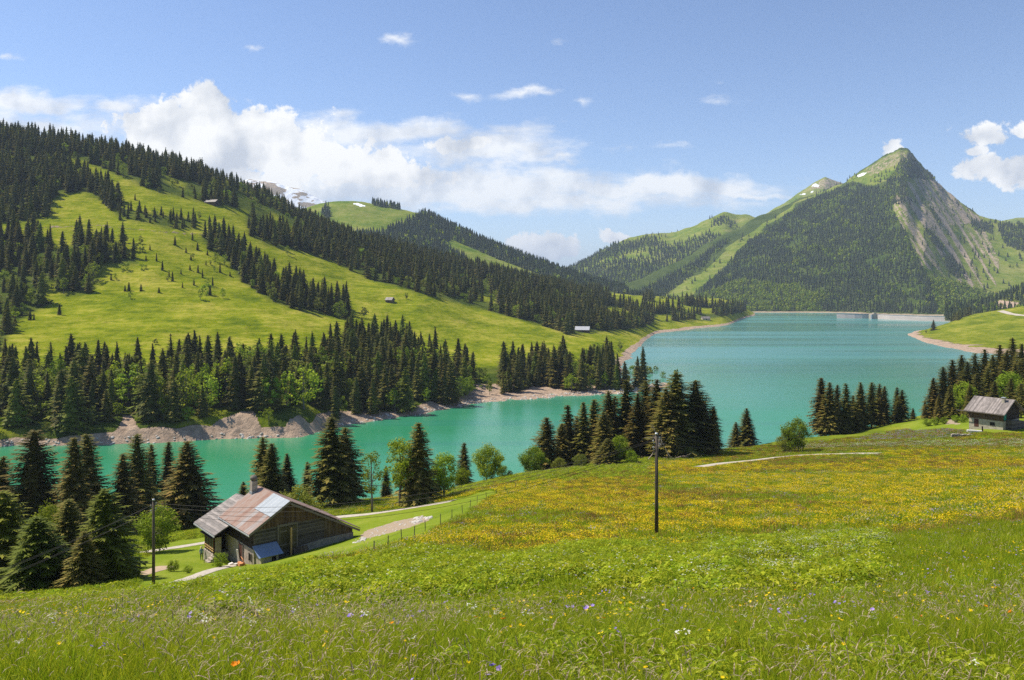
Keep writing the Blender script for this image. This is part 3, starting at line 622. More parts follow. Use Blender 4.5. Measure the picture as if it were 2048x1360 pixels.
class Soup:
    def __init__(s): s.v = []; s.f = []; s.mi = []; s.t = []
    def poly(s, pts, mi=0, tint=0.5):
        b = len(s.v); s.v.extend([tuple(p) for p in pts]); s.f.append(tuple(range(b, b + len(pts)))); s.mi.append(mi); s.t.append(tint)
    def tube(s, pts, rad, n=6, mi=0, tint=0.5, cap=True):
        b = len(s.v); pts = [Vector(p) for p in pts]; up = Vector((0.13, 0.21, 1)).normalized()
        for i, p in enumerate(pts):
            d = (pts[min(i + 1, len(pts) - 1)] - pts[max(i - 1, 0)]).normalized()
            a = d.cross(up if abs(d.dot(up)) < 0.95 else Vector((1, 0, 0))).normalized(); c = d.cross(a)
            for k in range(n):
                q = p + (a * math.cos(2 * math.pi * k / n) + c * math.sin(2 * math.pi * k / n)) * rad[i]; s.v.append(tuple(q))
        for i in range(len(pts) - 1):
            for k in range(n):
                s.f.append((b + i * n + k, b + i * n + (k + 1) % n, b + (i + 1) * n + (k + 1) % n, b + (i + 1) * n + k)); s.mi.append(mi); s.t.append(tint)
        if cap:
            e = b + (len(pts) - 1) * n; s.f.append(tuple(range(e, e + n))); s.mi.append(mi); s.t.append(tint)
            s.f.append(tuple(range(b + n - 1, b - 1, -1))); s.mi.append(mi); s.t.append(tint)
    def box(s, x0, x1, y0, y1, z0, z1, mi=0):
        b = len(s.v); s.v += [(x0, y0, z0), (x1, y0, z0), (x1, y1, z0), (x0, y1, z0), (x0, y0, z1), (x1, y0, z1), (x1, y1, z1), (x0, y1, z1)]
        for q in ((0, 3, 2, 1), (4, 5, 6, 7), (0, 1, 5, 4), (1, 2, 6, 5), (2, 3, 7, 6), (3, 0, 4, 7)):
            s.f.append(tuple(b + i for i in q)); s.mi.append(mi); s.t.append(0.5)
    def mesh(s, name, mats, smooth=False):
        me = bpy.data.meshes.new(name); me.from_pydata(s.v, [], s.f)
        for m in mats: me.materials.append(m)
        me.polygons.foreach_set('material_index', s.mi)
        if smooth: me.polygons.foreach_set('use_smooth', [True] * len(s.f))
        a = me.attributes.new('tint', 'FLOAT', 'FACE'); a.data.foreach_set('value', s.t); me.update(); return me

def spruce(seed, h, R, nwh, nbr, nseg, mats, droop=0.5, bare=0.06, ragged=0.3, one=True, prof=0.8, fat=1.0, core=0.62):
    """conifer with whorls of drooping boughs; every bough is a spine with hanging side twigs"""
    r = random.Random(seed); c = Soup(); tk = Soup(); T = c if one else tk
    bend = (r.uniform(-.01, .01) * h, r.uniform(-.01, .01) * h)
    def ax(t): return Vector((bend[0] * t * t, bend[1] * t * t, t * h))
    T.tube([ax(-0.06), ax(0), ax(.3), ax(.65), ax(1)], [h * .017, h * .014, h * .010, h * .006, h * .0015], 6, 1 if one else 0)
    side = [r.uniform(1 - ragged, 1 + ragged * .4) for _ in range(7)]
    for k in range(nwh):
        t = bare + (1 - bare) * (k + r.uniform(0, .8)) / nwh
        t = min(t, 0.985)
        rr = R * (1 - t) ** prof * r.uniform(.82, 1.08) + 0.012 * h
        if t < bare + .12: rr *= 0.72 + 2.3 * (t - bare)
        nb = max(3, int(nbr * (0.55 + 0.45 * (1 - t)) + 0.5)); a0 = r.uniform(0, 6.28)
        for b in range(nb):
            a = a0 + 6.283 * b / nb + r.uniform(-.25, .25)
            L_ = rr * r.uniform(.72, 1.12) * side[int(a * 7 / 6.2832) % 7]
            if r.random() < ragged * 0.25: continue
            up = 0.45 * t - 0.15 - droop * 0.15 * (1 - t)
            o = Vector((math.cos(a), math.sin(a), 0)); sd_ = Vector((-o.y, o.x, 0)); base = ax(t)
            sag = droop * (1 - t) * 0.55
            def P(s): return base + o * (L_ * s) + Vector((0, 0, L_ * (up * s - sag * s * s + .22 * sag * s ** 3)))
            W_ = (0.34 * L_ + 0.018 * h) * fat
            bt = r.uniform(-.12, .12)
            for i in range(nseg):
                s0 = 0.10 + 0.86 * i / nseg; s1 = s0 + 0.86 / nseg * 1.25; p0, p1 = P(s0), P(min(s1, 1.0))
                wv = W_ * (1 - 0.75 * s0) * r.uniform(.7, 1.15)
                for sg in (-1, 1):
                    hang = -0.42 * wv * r.uniform(.4, 1.5) * (0.35 + droop)
                    tip = p1 + sd_ * (sg * wv) + o * (wv * r.uniform(.1, .7)) + Vector((0, 0, hang))
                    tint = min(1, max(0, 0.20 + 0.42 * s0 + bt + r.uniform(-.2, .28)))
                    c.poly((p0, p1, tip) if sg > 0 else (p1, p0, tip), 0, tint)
            e = P(1.0); tip = e + o * W_ * .5 + Vector((0, 0, -0.1 * W_)); e0 = P(.86)
            c.poly((e0 - sd_ * W_ * .18, e0 + sd_ * W_ * .18, tip), 0, min(1, 0.6 + r.uniform(-.2, .4)))
    if core > 0:
        nk = max(7, nwh // 2)
        for k in range(nk):
            t = bare + (1 - bare) * k / nk; rr = core * R * (1 - t) ** prof; a0 = r.uniform(0, 6.28); m_ = 7
            zt = h * min(.99, t + 1.5 / nk)
            for b in range(m_):
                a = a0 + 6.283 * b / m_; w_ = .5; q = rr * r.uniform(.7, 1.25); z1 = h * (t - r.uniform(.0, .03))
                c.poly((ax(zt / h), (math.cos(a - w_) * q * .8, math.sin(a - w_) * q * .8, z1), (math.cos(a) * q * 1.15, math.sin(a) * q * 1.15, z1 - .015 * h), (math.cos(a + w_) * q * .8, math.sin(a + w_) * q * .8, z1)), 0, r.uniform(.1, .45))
    for i in range(4):
        a = i * 1.57; o = Vector((math.cos(a), math.sin(a), 0)); z0 = ax(.955); c.poly((z0 - Vector((0, 0, .01 * h)), z0 + o * .016 * h, ax(1.0)), 0, .5)
    if one: return c.mesh('spruce_crown', mats)
    return c.mesh('spruce_crown', mats[:1]), tk.mesh('spruce_trunk', mats[1:], True)

def far_tree(seed, h, R, mats, round_=False):
    r = random.Random(seed); c = Soup()
    if round_:
        for i in range(26):
            a = r.uniform(0, 6.28); zz = r.uniform(.2, 1); q = R * math.sin(math.pi * min(1, .15 + zz * .8)) * r.uniform(.4, 1)
            p = Vector((math.cos(a) * q, math.sin(a) * q, zz * h)); s_ = h * .17
            d1 = Vector((r.uniform(-1, 1), r.uniform(-1, 1), r.uniform(-1, 1))).normalized() * s_; d2 = d1.orthogonal().normalized() * s_
            c.poly((p - d1, p + d2, p + d1, p - d2), 0, r.random())
    else:
        c.tube([(0, 0, -.1 * h), (0, 0, h * .5)], [h * .015, h * .008], 3, 1)
        for k in range(6):
            t = .08 + .9 * k / 6; rr = R * (1 - t) ** .85 * r.uniform(.8, 1.1) + .01 * h; n = 6; a0 = r.uniform(0, 6)
            for b in range(n):
                a = a0 + 6.283 * b / n; L_ = rr * r.uniform(.65, 1.15); w_ = .62
                top = (0, 0, h * min(1, t + .22 + .05 * r.random())); z1 = h * (t - r.uniform(0, .05))
                c.poly((top, (math.cos(a - w_) * L_ * .8, math.sin(a - w_) * L_ * .8, z1), (math.cos(a) * L_ * 1.1, math.sin(a) * L_ * 1.1, z1 - .02 * h), (math.cos(a + w_) * L_ * .8, math.sin(a + w_) * L_ * .8, z1)), 0, r.random() * .9)
    return c.mesh('far_crown', mats)

def broadleaf(seed, h, R, nclump, nleaf, leaf, mats, one=True, low=0.25, limbs=7, multi=1, shape=1.0, crad=0.30, hollow=0.55):
    """limbs that fork towards clumps of small leaf faces, uneven outline with gaps"""
    r = random.Random(seed); c = Soup(); tk = Soup(); T = c if one else tk; tm = 1 if one else 0
    ctrs = []
    cz = h * (low + 1) / 2; hz = h * (1 - low) / 2
    for i in range(nclump):
        a = r.uniform(0, 6.283); u = r.uniform(-1, 1); q = hollow + (1 - hollow) * r.random() ** .6
        lump = 0.80 + 0.28 * math.sin(3 * a + seed) * math.cos(2.2 * u + seed * 1.7) + r.uniform(-.08, .08)
        rad = math.sqrt(max(0, 1 - abs(u) ** (2 * shape))) * q * lump
        ctrs.append(Vector((math.cos(a) * rad * R, math.sin(a) * rad * R, cz + u * hz * (0.85 + .15 * q) * lump ** .5)))
    nst = multi
    forks = []
    for sidx in range(nst):
        a = r.uniform(0, 6.28); off = Vector((math.cos(a), math.sin(a), 0)) * (0.25 * R if nst > 1 else 0)
        p0 = Vector((off.x * .2, off.y * .2, -0.06 * h)); p1 = Vector((off.x * .6, off.y * .6, h * low * .7)); p2 = Vector((off.x + r.uniform(-.03, .03) * h, off.y, h * (low + .22))); p3 = Vector((off.x * 1.2 + r.uniform(-.04, .04) * h, off.y * 1.2, h * .86))
        tr = h * (0.018 if nst == 1 else .010); T.tube([p0, p1, p2, p3], [tr * 1.25, tr, tr * .7, tr * .15], 6, tm); forks += [(p1, p2), (p2, p3)]
    for i in range(min(limbs * nst, nclump)):
        cc = ctrs[i]; pa, pb = r.choice(forks); st = pa.lerp(pb, r.random()); st = Vector((st.x, st.y, min(st.z, cc.z - .05 * h) if cc.z > .3 * h else st.z))
        mid = st.lerp(cc, .5) + Vector((0, 0, -.03 * h)); T.tube([st, mid, cc], [h * .007, h * .0045, h * .0015], 4, tm, cap=False)
    for cc in ctrs:
        cr = R * crad * r.uniform(.7, 1.25); bt = r.uniform(-.18, .18)
        for k in range(nleaf):
            d = Vector((r.gauss(0, 1), r.gauss(0, 1), r.gauss(0, .8))).normalized() * (cr * r.random() ** .45)
            p = cc + d; n_ = (d.normalized() * .7 + Vector((r.uniform(-1, 1), r.uniform(-1, 1), r.uniform(-.5, 1.2)))).normalized()
            u_ = n_.orthogonal().normalized(); v_ = n_.cross(u_); an = r.uniform(0, 6.28); uu = u_ * math.cos(an) + v_ * math.sin(an); vv = n_.cross(uu); s_ = leaf * r.uniform(.6, 1.3)
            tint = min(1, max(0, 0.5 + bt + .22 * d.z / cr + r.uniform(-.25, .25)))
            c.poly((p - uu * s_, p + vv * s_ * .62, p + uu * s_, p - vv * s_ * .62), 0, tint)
    if one: return c.mesh('leafy_crown', mats)
    return c.mesh('leafy_crown', mats[:1]), tk.mesh('leafy_trunk', mats[1:], True)

# ------------------------------------------------------------------ scattering of uncountable stuff
def proto_coll(name, meshes):
    c = bpy.data.collections.new(name)
    for i, me in enumerate(meshes):
        o = bpy.data.objects.new('%s_%02d' % (name, i), me); c.objects.link(o)
    return c
def stuff_points(name, P, idx, scale, rng, coll, tilt=0.05, rotz=None, label=None, cat=None):
    n = len(P)
    me = bpy.data.meshes.new(name); me.vertices.add(n); me.vertices.foreach_set('co', np.asarray(P, np.float32).ravel())
    a = me.attributes.new('pick', 'INT', 'POINT'); a.data.foreach_set('value', np.asarray(idx, np.int32))
    rot = np.stack([rng.normal(0, tilt, n), rng.normal(0, tilt, n), rng.random(n) * 6.283 if rotz is None else rotz], 1).astype(np.float32)
    a = me.attributes.new('turn', 'FLOAT_VECTOR', 'POINT'); a.data.foreach_set('vector', rot.ravel())
    sc = np.asarray(scale, np.float32); sc = np.stack([sc, sc, sc], 1) if sc.ndim == 1 else sc
    a = me.attributes.new('size', 'FLOAT_VECTOR', 'POINT'); a.data.foreach_set('vector', sc.ravel())
    o = bpy.data.objects.new(name, me); COL.objects.link(o); o['kind'] = 'stuff'
    if label: o['label'] = label
    if cat: o['category'] = cat
    g = bpy.data.node_groups.new(name + '_nodes', 'GeometryNodeTree')
    g.interface.new_socket('Geometry', in_out='INPUT', socket_type='NodeSocketGeometry'); g.interface.new_socket('Geometry', in_out='OUTPUT', socket_type='NodeSocketGeometry')
    gi = g.nodes.new('NodeGroupInput'); go = g.nodes.new('NodeGroupOutput'); ip = g.nodes.new('GeometryNodeInstanceOnPoints'); ci = g.nodes.new('GeometryNodeCollectionInfo')
    ci.inputs['Collection'].default_value = coll; ci.inputs['Separate Children'].default_value = True; ci.inputs['Reset Children'].default_value = True
    def na(nm, ty):
        x = g.nodes.new('GeometryNodeInputNamedAttribute'); x.data_type = ty; x.inputs['Name'].default_value = nm; return [q for q in x.outputs if q.enabled][0]
    g.links.new(gi.outputs[0], ip.inputs['Points']); g.links.new(ci.outputs[0], ip.inputs['Instance']); ip.inputs['Pick Instance'].default_value = True
    g.links.new(na('pick', 'INT'), ip.inputs['Instance Index']); g.links.new(na('turn', 'FLOAT_VECTOR'), ip.inputs['Rotation']); g.links.new(na('size', 'FLOAT_VECTOR'), ip.inputs['Scale'])
    g.links.new(ip.outputs[0], go.inputs[0])
    md = o.modifiers.new('scatter', 'NODES'); md.node_group = g
    return o

# ------------------------------------------------------------------ hillside woods
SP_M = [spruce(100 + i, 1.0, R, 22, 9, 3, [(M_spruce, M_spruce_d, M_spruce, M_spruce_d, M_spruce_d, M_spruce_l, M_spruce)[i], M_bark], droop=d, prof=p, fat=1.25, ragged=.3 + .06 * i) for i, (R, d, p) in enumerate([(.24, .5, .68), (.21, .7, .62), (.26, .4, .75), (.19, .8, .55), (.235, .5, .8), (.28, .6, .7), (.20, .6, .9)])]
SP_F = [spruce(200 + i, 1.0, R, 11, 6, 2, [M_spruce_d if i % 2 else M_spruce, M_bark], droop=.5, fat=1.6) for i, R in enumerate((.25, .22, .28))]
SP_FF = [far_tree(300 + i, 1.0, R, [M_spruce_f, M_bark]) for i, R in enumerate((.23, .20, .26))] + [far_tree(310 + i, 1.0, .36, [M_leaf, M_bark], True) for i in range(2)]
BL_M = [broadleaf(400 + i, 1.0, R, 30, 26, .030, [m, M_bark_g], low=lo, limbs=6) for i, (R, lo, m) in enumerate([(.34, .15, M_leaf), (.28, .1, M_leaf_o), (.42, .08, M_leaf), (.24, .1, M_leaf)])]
SH_M = [broadleaf(420 + i, 1.0, .60, 16, 20, .07, [m, M_bark_g], low=.02, limbs=3, multi=2) for i, m in enumerate((M_leaf, M_leaf_o))]
rng = np.random.default_rng(11)
def in_any(px, py, polys):
    r = np.zeros(np.shape(px), bool)
    for q in polys: r |= inpoly(px, py, q)
    return r
def clear8(px, py): return ~in_any(px, py, CLEAR8)
def dens_noise(x, y, s=60, seed=3): return fbm(x / s, y / s, seed, 3)

bank = H.scatter(260000, rng, lambda px, py, x, y, z: ((in_any(px, py, [WOOD1, WOOD2]) & ~in_any(px, py, SCREE[:4])) * 1.0) * (px > -120) * (z > LAKE + 1.5) * np.where(inpoly(px, py, WOOD2), 1.0, 0.55 + 0.7 * dens_noise(x, y, 30)) * np.where(inpoly(px, py, WOOD2), 1, np.where(z < LAKE + 8, .35, np.where(z < LAKE + 15, .7, 1))), 6.4)
mid = H.scatter(120000, rng, lambda px, py, x, y, z: ((in_any(px, py, [WOOD3]) * (0.30 + 1.4 * np.clip(dens_noise(x, y, 50, 9), -.2, .5))) + in_any(px, py, [WOOD7]) * 0.8 + in_any(px, py, [WOOD4, WOOD6]) * 0.65) * (px > -120), 7.0)
band = H.scatter(160000, rng, lambda px, py, x, y, z: (in_any(px, py, [WOOD5, WOOD8]) * clear8(px, py)) * (0.42 + 1.2 * dens_noise(x, y, 55, 5)) * (px > -120) * 1.0, 7.5)
LONE = [(258, 512), (313, 522), (338, 553), (362, 548), (345, 562), (222, 560), (250, 582), (258, 582), (282, 582), (318, 585), (119, 630), (382, 520), (380, 540), (396, 545), (388, 570), (365, 575), (425, 572), (385, 480), (270, 400), (240, 440), (350, 490), (460, 552), (420, 590), (240, 525), (214, 520), (60, 640), (30, 650), (292, 520), (325, 540), (30, 645), (68, 640), (405, 555), (300, 500), (412, 530), (440, 545), (415, 510), (372, 505), (395, 500)]
lone_pts = [H.hit(x, y) for x, y in LONE]
bl_bank = H.scatter(90000, rng, lambda px, py, x, y, z: ((in_any(px, py, [WOOD1, WOOD2, [(940, 800), (950, 735), (1000, 730), (1010, 790)]])) * 1.0) * (px > -120) * (z > LAKE + 1) * np.where(y < hc[300][4][0], 1.0, 1) * (0.03 + 0.24 * (dens_noise(x, y, 35, 8) > .12) + 0.30 * (z < LAKE + 12)), 7.5)
nlone = len(lone_pts)

def hillside_tree(P, proto_list, h, label, group, name, cat, k):
    o = bpy.data.objects.new(name, proto_list[k % len(proto_list)]); COL.objects.link(o)
    wd = 1.12 + 0.27 * math.sin(k * 12.9898)
    o.location = P; o.rotation_euler = (0, 0, (k * 2.39996) % 6.283); o.scale = (h * wd, h * wd, h)
    tag(o, label, cat, group); return o
def size_row(h, z, big=26, small=20):
    return ('tall ' if h > big else 'short ' if h < small else 'middling ') , (' standing low above the shore' if z < LAKE + 9 else ' farther up the bank')
def grove_label(px, py):
    if py > 735 and px < 330: return 'dark spruce in the lakeside wood left of the pasture gap', 'spruces of the left lakeside wood'
    if py > 675 and px < 660: return 'dark spruce in the lakeside wood above the bare earth', 'spruces of the wood above the scree'
    if py > 675 and px < 960: return 'dark spruce in the lakeside wood left of the grassy gully', 'spruces of the middle lakeside wood'
    if px >= 960 and py > 700: return 'dark spruce on the wooded point running into the lake', 'spruces of the wooded point'
    if px > 395: return 'dark spruce in the belt running down between the two pastures', 'spruces of the belt between pastures'
    return 'dark spruce in the loose grove at the left of the high pasture', 'spruces of the loose left grove'
HH = lambda n, a, b: rng.uniform(a, b, n) * (1 - 0.55 * (rng.random(n) < .38) * rng.random(n))
bl_order = 0
sp_all = np.concatenate([bank, mid[mid[:, 1] < 2000]]); hts = HH(len(sp_all), 19, 29)
small3 = in_any(1024 + sp_all[:, 0] / sp_all[:, 1] * F, HY - sp_all[:, 2] / sp_all[:, 1] * F, [WOOD6]); hts[small3] *= 0.55
pxs_ = 1024 + sp_all[:, 0] / sp_all[:, 1] * F; pys_ = HY - sp_all[:, 2] / sp_all[:, 1] * F
score = hts / sp_all[:, 1] * (np.abs(pxs_ - 1024) < 1040)
N_IND = 186
order = np.argsort(-score); ind = order[:N_IND]; rest = order[N_IND:]
for k, i in enumerate(ind):
    lb, gp = grove_label(pxs_[i], pys_[i])
    a_, b_ = size_row(hts[i], sp_all[i][2])
    if 'bank' in lb or 'lakeside' in lb: lb = a_ + lb.replace('dark ', '') + b_
    else: lb = a_ + lb
    hillside_tree(sp_all[i], SP_M, hts[i], lb, gp, 'spruce', 'spruce', int(k))
for k, P in enumerate(lone_pts):
    hh = [5.5, 8, 6.5, 5, 9, 6][k % 6] * (1.5 if LONE[k][1] < 500 else 1.0)
    hillside_tree(P, SP_M[:3], hh, ('tiny' if hh < 6 else 'taller') + ' young spruce standing alone in the ' + ('lower left' if LONE[k][0] < 200 else 'upper' if LONE[k][1] < 500 else 'middle') + ' high pasture', 'small spruces dotted over the high pasture', 'spruce', 'young spruce', k + 900)
RP = sp_all[rest]; RH = hts[rest]
BH = HH(len(band), 20, 29)
allP = np.concatenate([RP, band]); allH = np.concatenate([RH, BH])
coll_sp = proto_coll('spruce_kinds', SP_M + SP_F + BL_M)
pk = np.where(allP[:, 1] < 850, rng.integers(0, len(SP_M), len(allP)), len(SP_M) + rng.integers(0, len(SP_F), len(allP)))
lf_ = (rng.random(len(allP)) < .05 + .35 * (fbm(allP[:, 0] / 45, allP[:, 1] / 70, 37, 3) > .28)); pk = np.where(lf_, len(SP_M) + len(SP_F) + rng.integers(0, 4, len(allP)), pk); allH = np.where(lf_, allH * .62, allH)
sc = np.stack([allH * rng.uniform(.95, 1.3, len(allH)), allH * rng.uniform(.95, 1.3, len(allH)), allH], 1)
stuff_points('spruce_forest', allP, pk, sc, rng, coll_sp, 0.02, label='dark spruce forest covering the hillside beyond the lake', cat='forest')
LOG = ('trees', len(bank), len(mid), len(band), len(bl_bank))
# broadleaved trees of the far bank
bpx = 1024 + bl_bank[:, 0] / bl_bank[:, 1] * F
so_ = np.argsort(bl_bank[:, 1] + (np.abs(bpx - 1024) > 1040) * 9999)
for k, i in enumerate(so_[:130]):
    P = bl_bank[i]; px = bpx[i]; low_ = P[2] < LAKE + 9
    gp = 'bright green broadleaved trees along the far bank' if px < 950 else 'bright green broadleaved trees on the wooded point'
    lb = 'bright green broadleaved tree among far bank spruces' if px < 950 else 'bright green broadleaved tree on the wooded point'
    hb = rng.uniform(7, 13) if low_ else rng.uniform(15, 23)
    kd = k % 4; kn = ('rounded ', 'slim olive ', 'wide ', 'slim ')[kd]; lb = kn + lb.replace('bright green ', '' if kd == 1 else 'bright green ') + (', low by the water' if low_ else ', farther up')
    hillside_tree(P, BL_M, hb, lb, gp, 'broadleaf_tree', 'tree', int(k))
# bushes and young broadleaves spread through the woods and pastures
shr = H.scatter(26000, rng, lambda px, py, x, y, z: np.clip(in_any(px, py, WOODS) * 0.16 + in_any(px, py, [WOOD3]) * .35 + inpoly(px, py, [(180, 480), (460, 500), (480, 600), (200, 600), (150, 560)]) * .09 + inpoly(px, py, [(200, 380), (480, 420), (700, 520), (1000, 640), (700, 660), (200, 700)]) * .006 + (z < LAKE + 7) * (z > LAKE + 2.2) * (py > 700) * ~in_any(px, py, SCREE) * .35, 0, 1) * (px > -120) * (y < 1300), 5)
shh = rng.uniform(1.6, 4.5, len(shr)) * (1 + 1.6 * (shr[:, 1] > 600))
shp = 1024 + shr[:, 0] / shr[:, 1] * F
coll_sh = proto_coll('shrub_kinds', BL_M + SH_M)
stuff_points('hillside_shrubs', shr, np.where(shr[:, 1] > 600, rng.integers(0, 6, len(shr)), 4 + rng.integers(0, 2, len(shr))), shh, rng, coll_sh, 0.05, label='bright green shrubs and young broadleaved growth on the far slope', cat='shrubs')

# --- far woods on ridges and mountain
def far_wood(name, P, h0, h1, leafp, label):
    n = len(P); hh = rng.uniform(h0, h1, n)
    lf = rng.random(n) < leafp(P)
    pk = np.where(lf, 3 + rng.integers(0, 2, n), rng.integers(0, 3, n)); hh = np.where(lf, hh * .62, hh)
    stuff_points(name, P, pk, hh, rng, coll_ff, 0.02, label=label, cat='forest')
coll_ff = proto_coll('far_tree_kinds', SP_FF)
ridgeP = B.scatter(110000, rng, lambda px, py, x, y, z: in_any(px, py, FW) * 0.8 * (z > LAKE + 2), 9)
far_wood('ridge_forest', ridgeP, 18, 27, lambda P: 0.10 + 0 * P[:, 0], 'dark spruce wood along the farther green ridge')
pD = lambda px, py, x, y, z: np.clip(in_any(px, py, [DFOR]) * (0.95 - 0.85 * (dens_noise(x, y + z, 70, 13) > .30) - .5 * (dens_noise(x, y + z, 45, 19) > .1) * (py < 400)) + in_any(px, py, DFOR2) * .6 + inpoly(px, py, DLOW) * .55 + in_any(px, py, [DPAST[1]]) * .007 + in_any(px, py, [DPAST[0]]) * .006 * (py > 350) + inpoly(px, py, [(1730, 365), (1800, 330), (1830, 360), (1800, 372)]) * .04, 0, 1) * (z > LAKE + 4) * (px < 2150)
mtnP = D.scatter(300000, rng, pD, 7.6)
def lfp(P):
    px = 1024 + P[:, 0] / P[:, 1] * F; py = HY - P[:, 2] / P[:, 1] * F
    low = inpoly(px, py, [(1380, 640), (1400, 590), (1480, 560), (1560, 570), (1650, 590), (1640, 640)])
    pat = fbm(P[:, 0] / 55, (P[:, 1] + P[:, 2]) / 90, 17, 3) > 0.24
    return np.clip(0.06 + 0.75 * low + 0.85 * inpoly(px, py, DLOW) + 0.6 * pat, 0, .95)
far_wood('mountain_forest', mtnP, 14, 22, lfp, 'dense dark spruce forest covering the face of the big mountain')
eP = E.scatter(60000, rng, lambda px, py, x, y, z: (sstep(-(fbm(x / 260, y / 260, 88, 4) * .5 + (z - LAKE) / 500), -.62, -.40)) * (z > LAKE + 5) * .8, 11)
far_wood('far_ridge_forest', eP, 16, 25, lambda P: 0.1 + 0 * P[:, 0], 'bluish spruce forest on the far ridge left of the mountain')
jP = J.scatter(6000, rng, lambda px, py, x, y, z: (px < 2120) * 1.0 * ~inpoly(px, py, [(1985, 612), (2000, 600), (2035, 604), (2050, 616), (2010, 618)]), 8)
far_wood('right_slope_forest', jP, 14, 21, lambda P: 0.18 + 0 * P[:, 0], 'dark wood on the slope behind the grassy promontory')
LOG2 = ('far', len(ridgeP), len(mtnP), len(eP), len(jP))
gp_ = G.scatter(6000, rng, lambda px, py, x, y, z: inpoly(px, py, [(1903, 648), (1960, 622), (1985, 618), (1990, 612), (1950, 622), (1900, 645)]) * 1.0, 8)
for k, P in enumerate(gp_[:26]):
    hillside_tree(P, SP_F, rng.uniform(14, 20), 'dark spruce in the row along the crest of the promontory meadow', 'spruces along the promontory crest', 'spruce', 'spruce', k)
P = G.hit(1867, 660.5)
if P:
  lone_ = hillside_tree(P + Vector((0, 0, -.5)), SP_M[2:3], 17, 'round topped dark spruce standing alone on the tip of the promontory', None, 'spruce', 'spruce', 3); lone_.scale = (27, 27, 17)
P = G.hit(1852, 666)
if P: hillside_tree(P, BL_M, 6, 'small bright green tree beside the lone spruce of the promontory', None, 'broadleaf_tree', 'tree', 1)
# ------------------------------------------------------------------ near side: buildings
def link(name, me, parent=None, **kw):
    o = bpy.data.objects.new(name, me); COL.objects.link(o); o.parent = parent; tag(o, **kw); return o
def empty(name, loc, rz=0, **kw):
    o = bpy.data.objects.new(name, None); COL.objects.link(o); o.location = loc; o.rotation_euler = (0, 0, rz); o.empty_display_size = .3; tag(o, **kw); return o
class Part(Soup):
    def build(s, name, mats, parent=None, smooth=False, **kw):
        if not isinstance(mats, (list, tuple)): mats = [mats]
        return link(name, s.mesh(name, mats, smooth), parent, **kw)
    def prism(s, poly, axis, a, b):
        """poly: list of 2-d points; axis 'x','y' or 'z' is the extrusion direction from a to b"""
        def P(u, v, w_): return {'y': (u, w_, v), 'x': (w_, u, v), 'z': (u, v, w_)}[axis]
        n = len(poly); base = len(s.v); s.v += [P(u, v, a) for u, v in poly] + [P(u, v, b) for u, v in poly]
        s.f.append(tuple(base + i for i in range(n - 1, -1, -1))); s.f.append(tuple(base + n + i for i in range(n)))
        for i in range(n): s.f.append((base + i, base + (i + 1) % n, base + n + (i + 1) % n, base + n + i))
        s.mi += [0] * (n + 2); s.t += [.5] * (n + 2); return s
    def bx(s, *a, mi=0): s.box(*a, mi=mi); return s
    def slab(s, p, q, r_, t_):
        """sheet through corner p with edge vectors q, r_, thickness t_ along its normal"""
        p, q, r_ = Vector(p), Vector(q), Vector(r_); n = q.cross(r_).normalized() * t_; b = len(s.v)
        s.v += [tuple(x) for x in (p, p + q, p + q + r_, p + r_, p + n, p + q + n, p + q + r_ + n, p + r_ + n)]
        for k in ((0, 3, 2, 1), (4, 5, 6, 7), (0, 1, 5, 4), (1, 2, 6, 5), (2, 3, 7, 6), (3, 0, 4, 7)): s.f.append(tuple(b + i for i in k)); s.mi.append(0); s.t.append(.5)
        return s

def board_mat(name, dark, light, per=5.0, axis=0, rough=.85):
    """weathered boards running across the given axis, each with its own tone"""
    m, t, p, o = new_mat(name)
    co = t.node('ShaderNodeTexCoord').outputs['Object']; s = t.node('ShaderNodeSeparateXYZ'); t.put(s.inputs[0], co)
    a = s.outputs[axis]; k = t.m('MULTIPLY', a, per); cell = t.m('FLOOR', k); fr = t.m('FRACT', k)
    wn = t.node('ShaderNodeTexWhiteNoise', noise_dimensions='1D'); t.put(wn.inputs['W'], cell)
    st = (1, 1, .12) if axis in (0, 1) else (.12, .12, 1)
    g = t.noise(t.scale3(co, st), 9, 6, .7); big = t.noise(co, .8, 4, .6)
    f = t.m('ADD', t.m('MULTIPLY', wn.outputs[0], .35), t.m('ADD', t.m('MULTIPLY', g, .4), t.m('MULTIPLY', big, .35)))
    col = t.ramp(f, [(.3, dark), (.75, light)])
    gap = t.m('ADD', t.step(fr, 0.0, .07), t.m('MULTIPLY', t.step(fr, .93, 1.0), -1.0))
    col = t.mix(t.m('MULTIPLY', t.m('SUBTRACT', 1.0, gap), .6), col, tuple(c * .35 for c in dark))
    t.put(p.inputs['Base Color'], col); p.inputs['Roughness'].default_value = rough
    b = t.node('ShaderNodeBump'); b.inputs['Strength'].default_value = .7; b.inputs['Distance'].default_value = .04
    t.put(b.inputs['Height'], t.m('ADD', gap, t.m('MULTIPLY', g, .3))); t.l.new(b.outputs[0], p.inputs['Normal'])
    return m
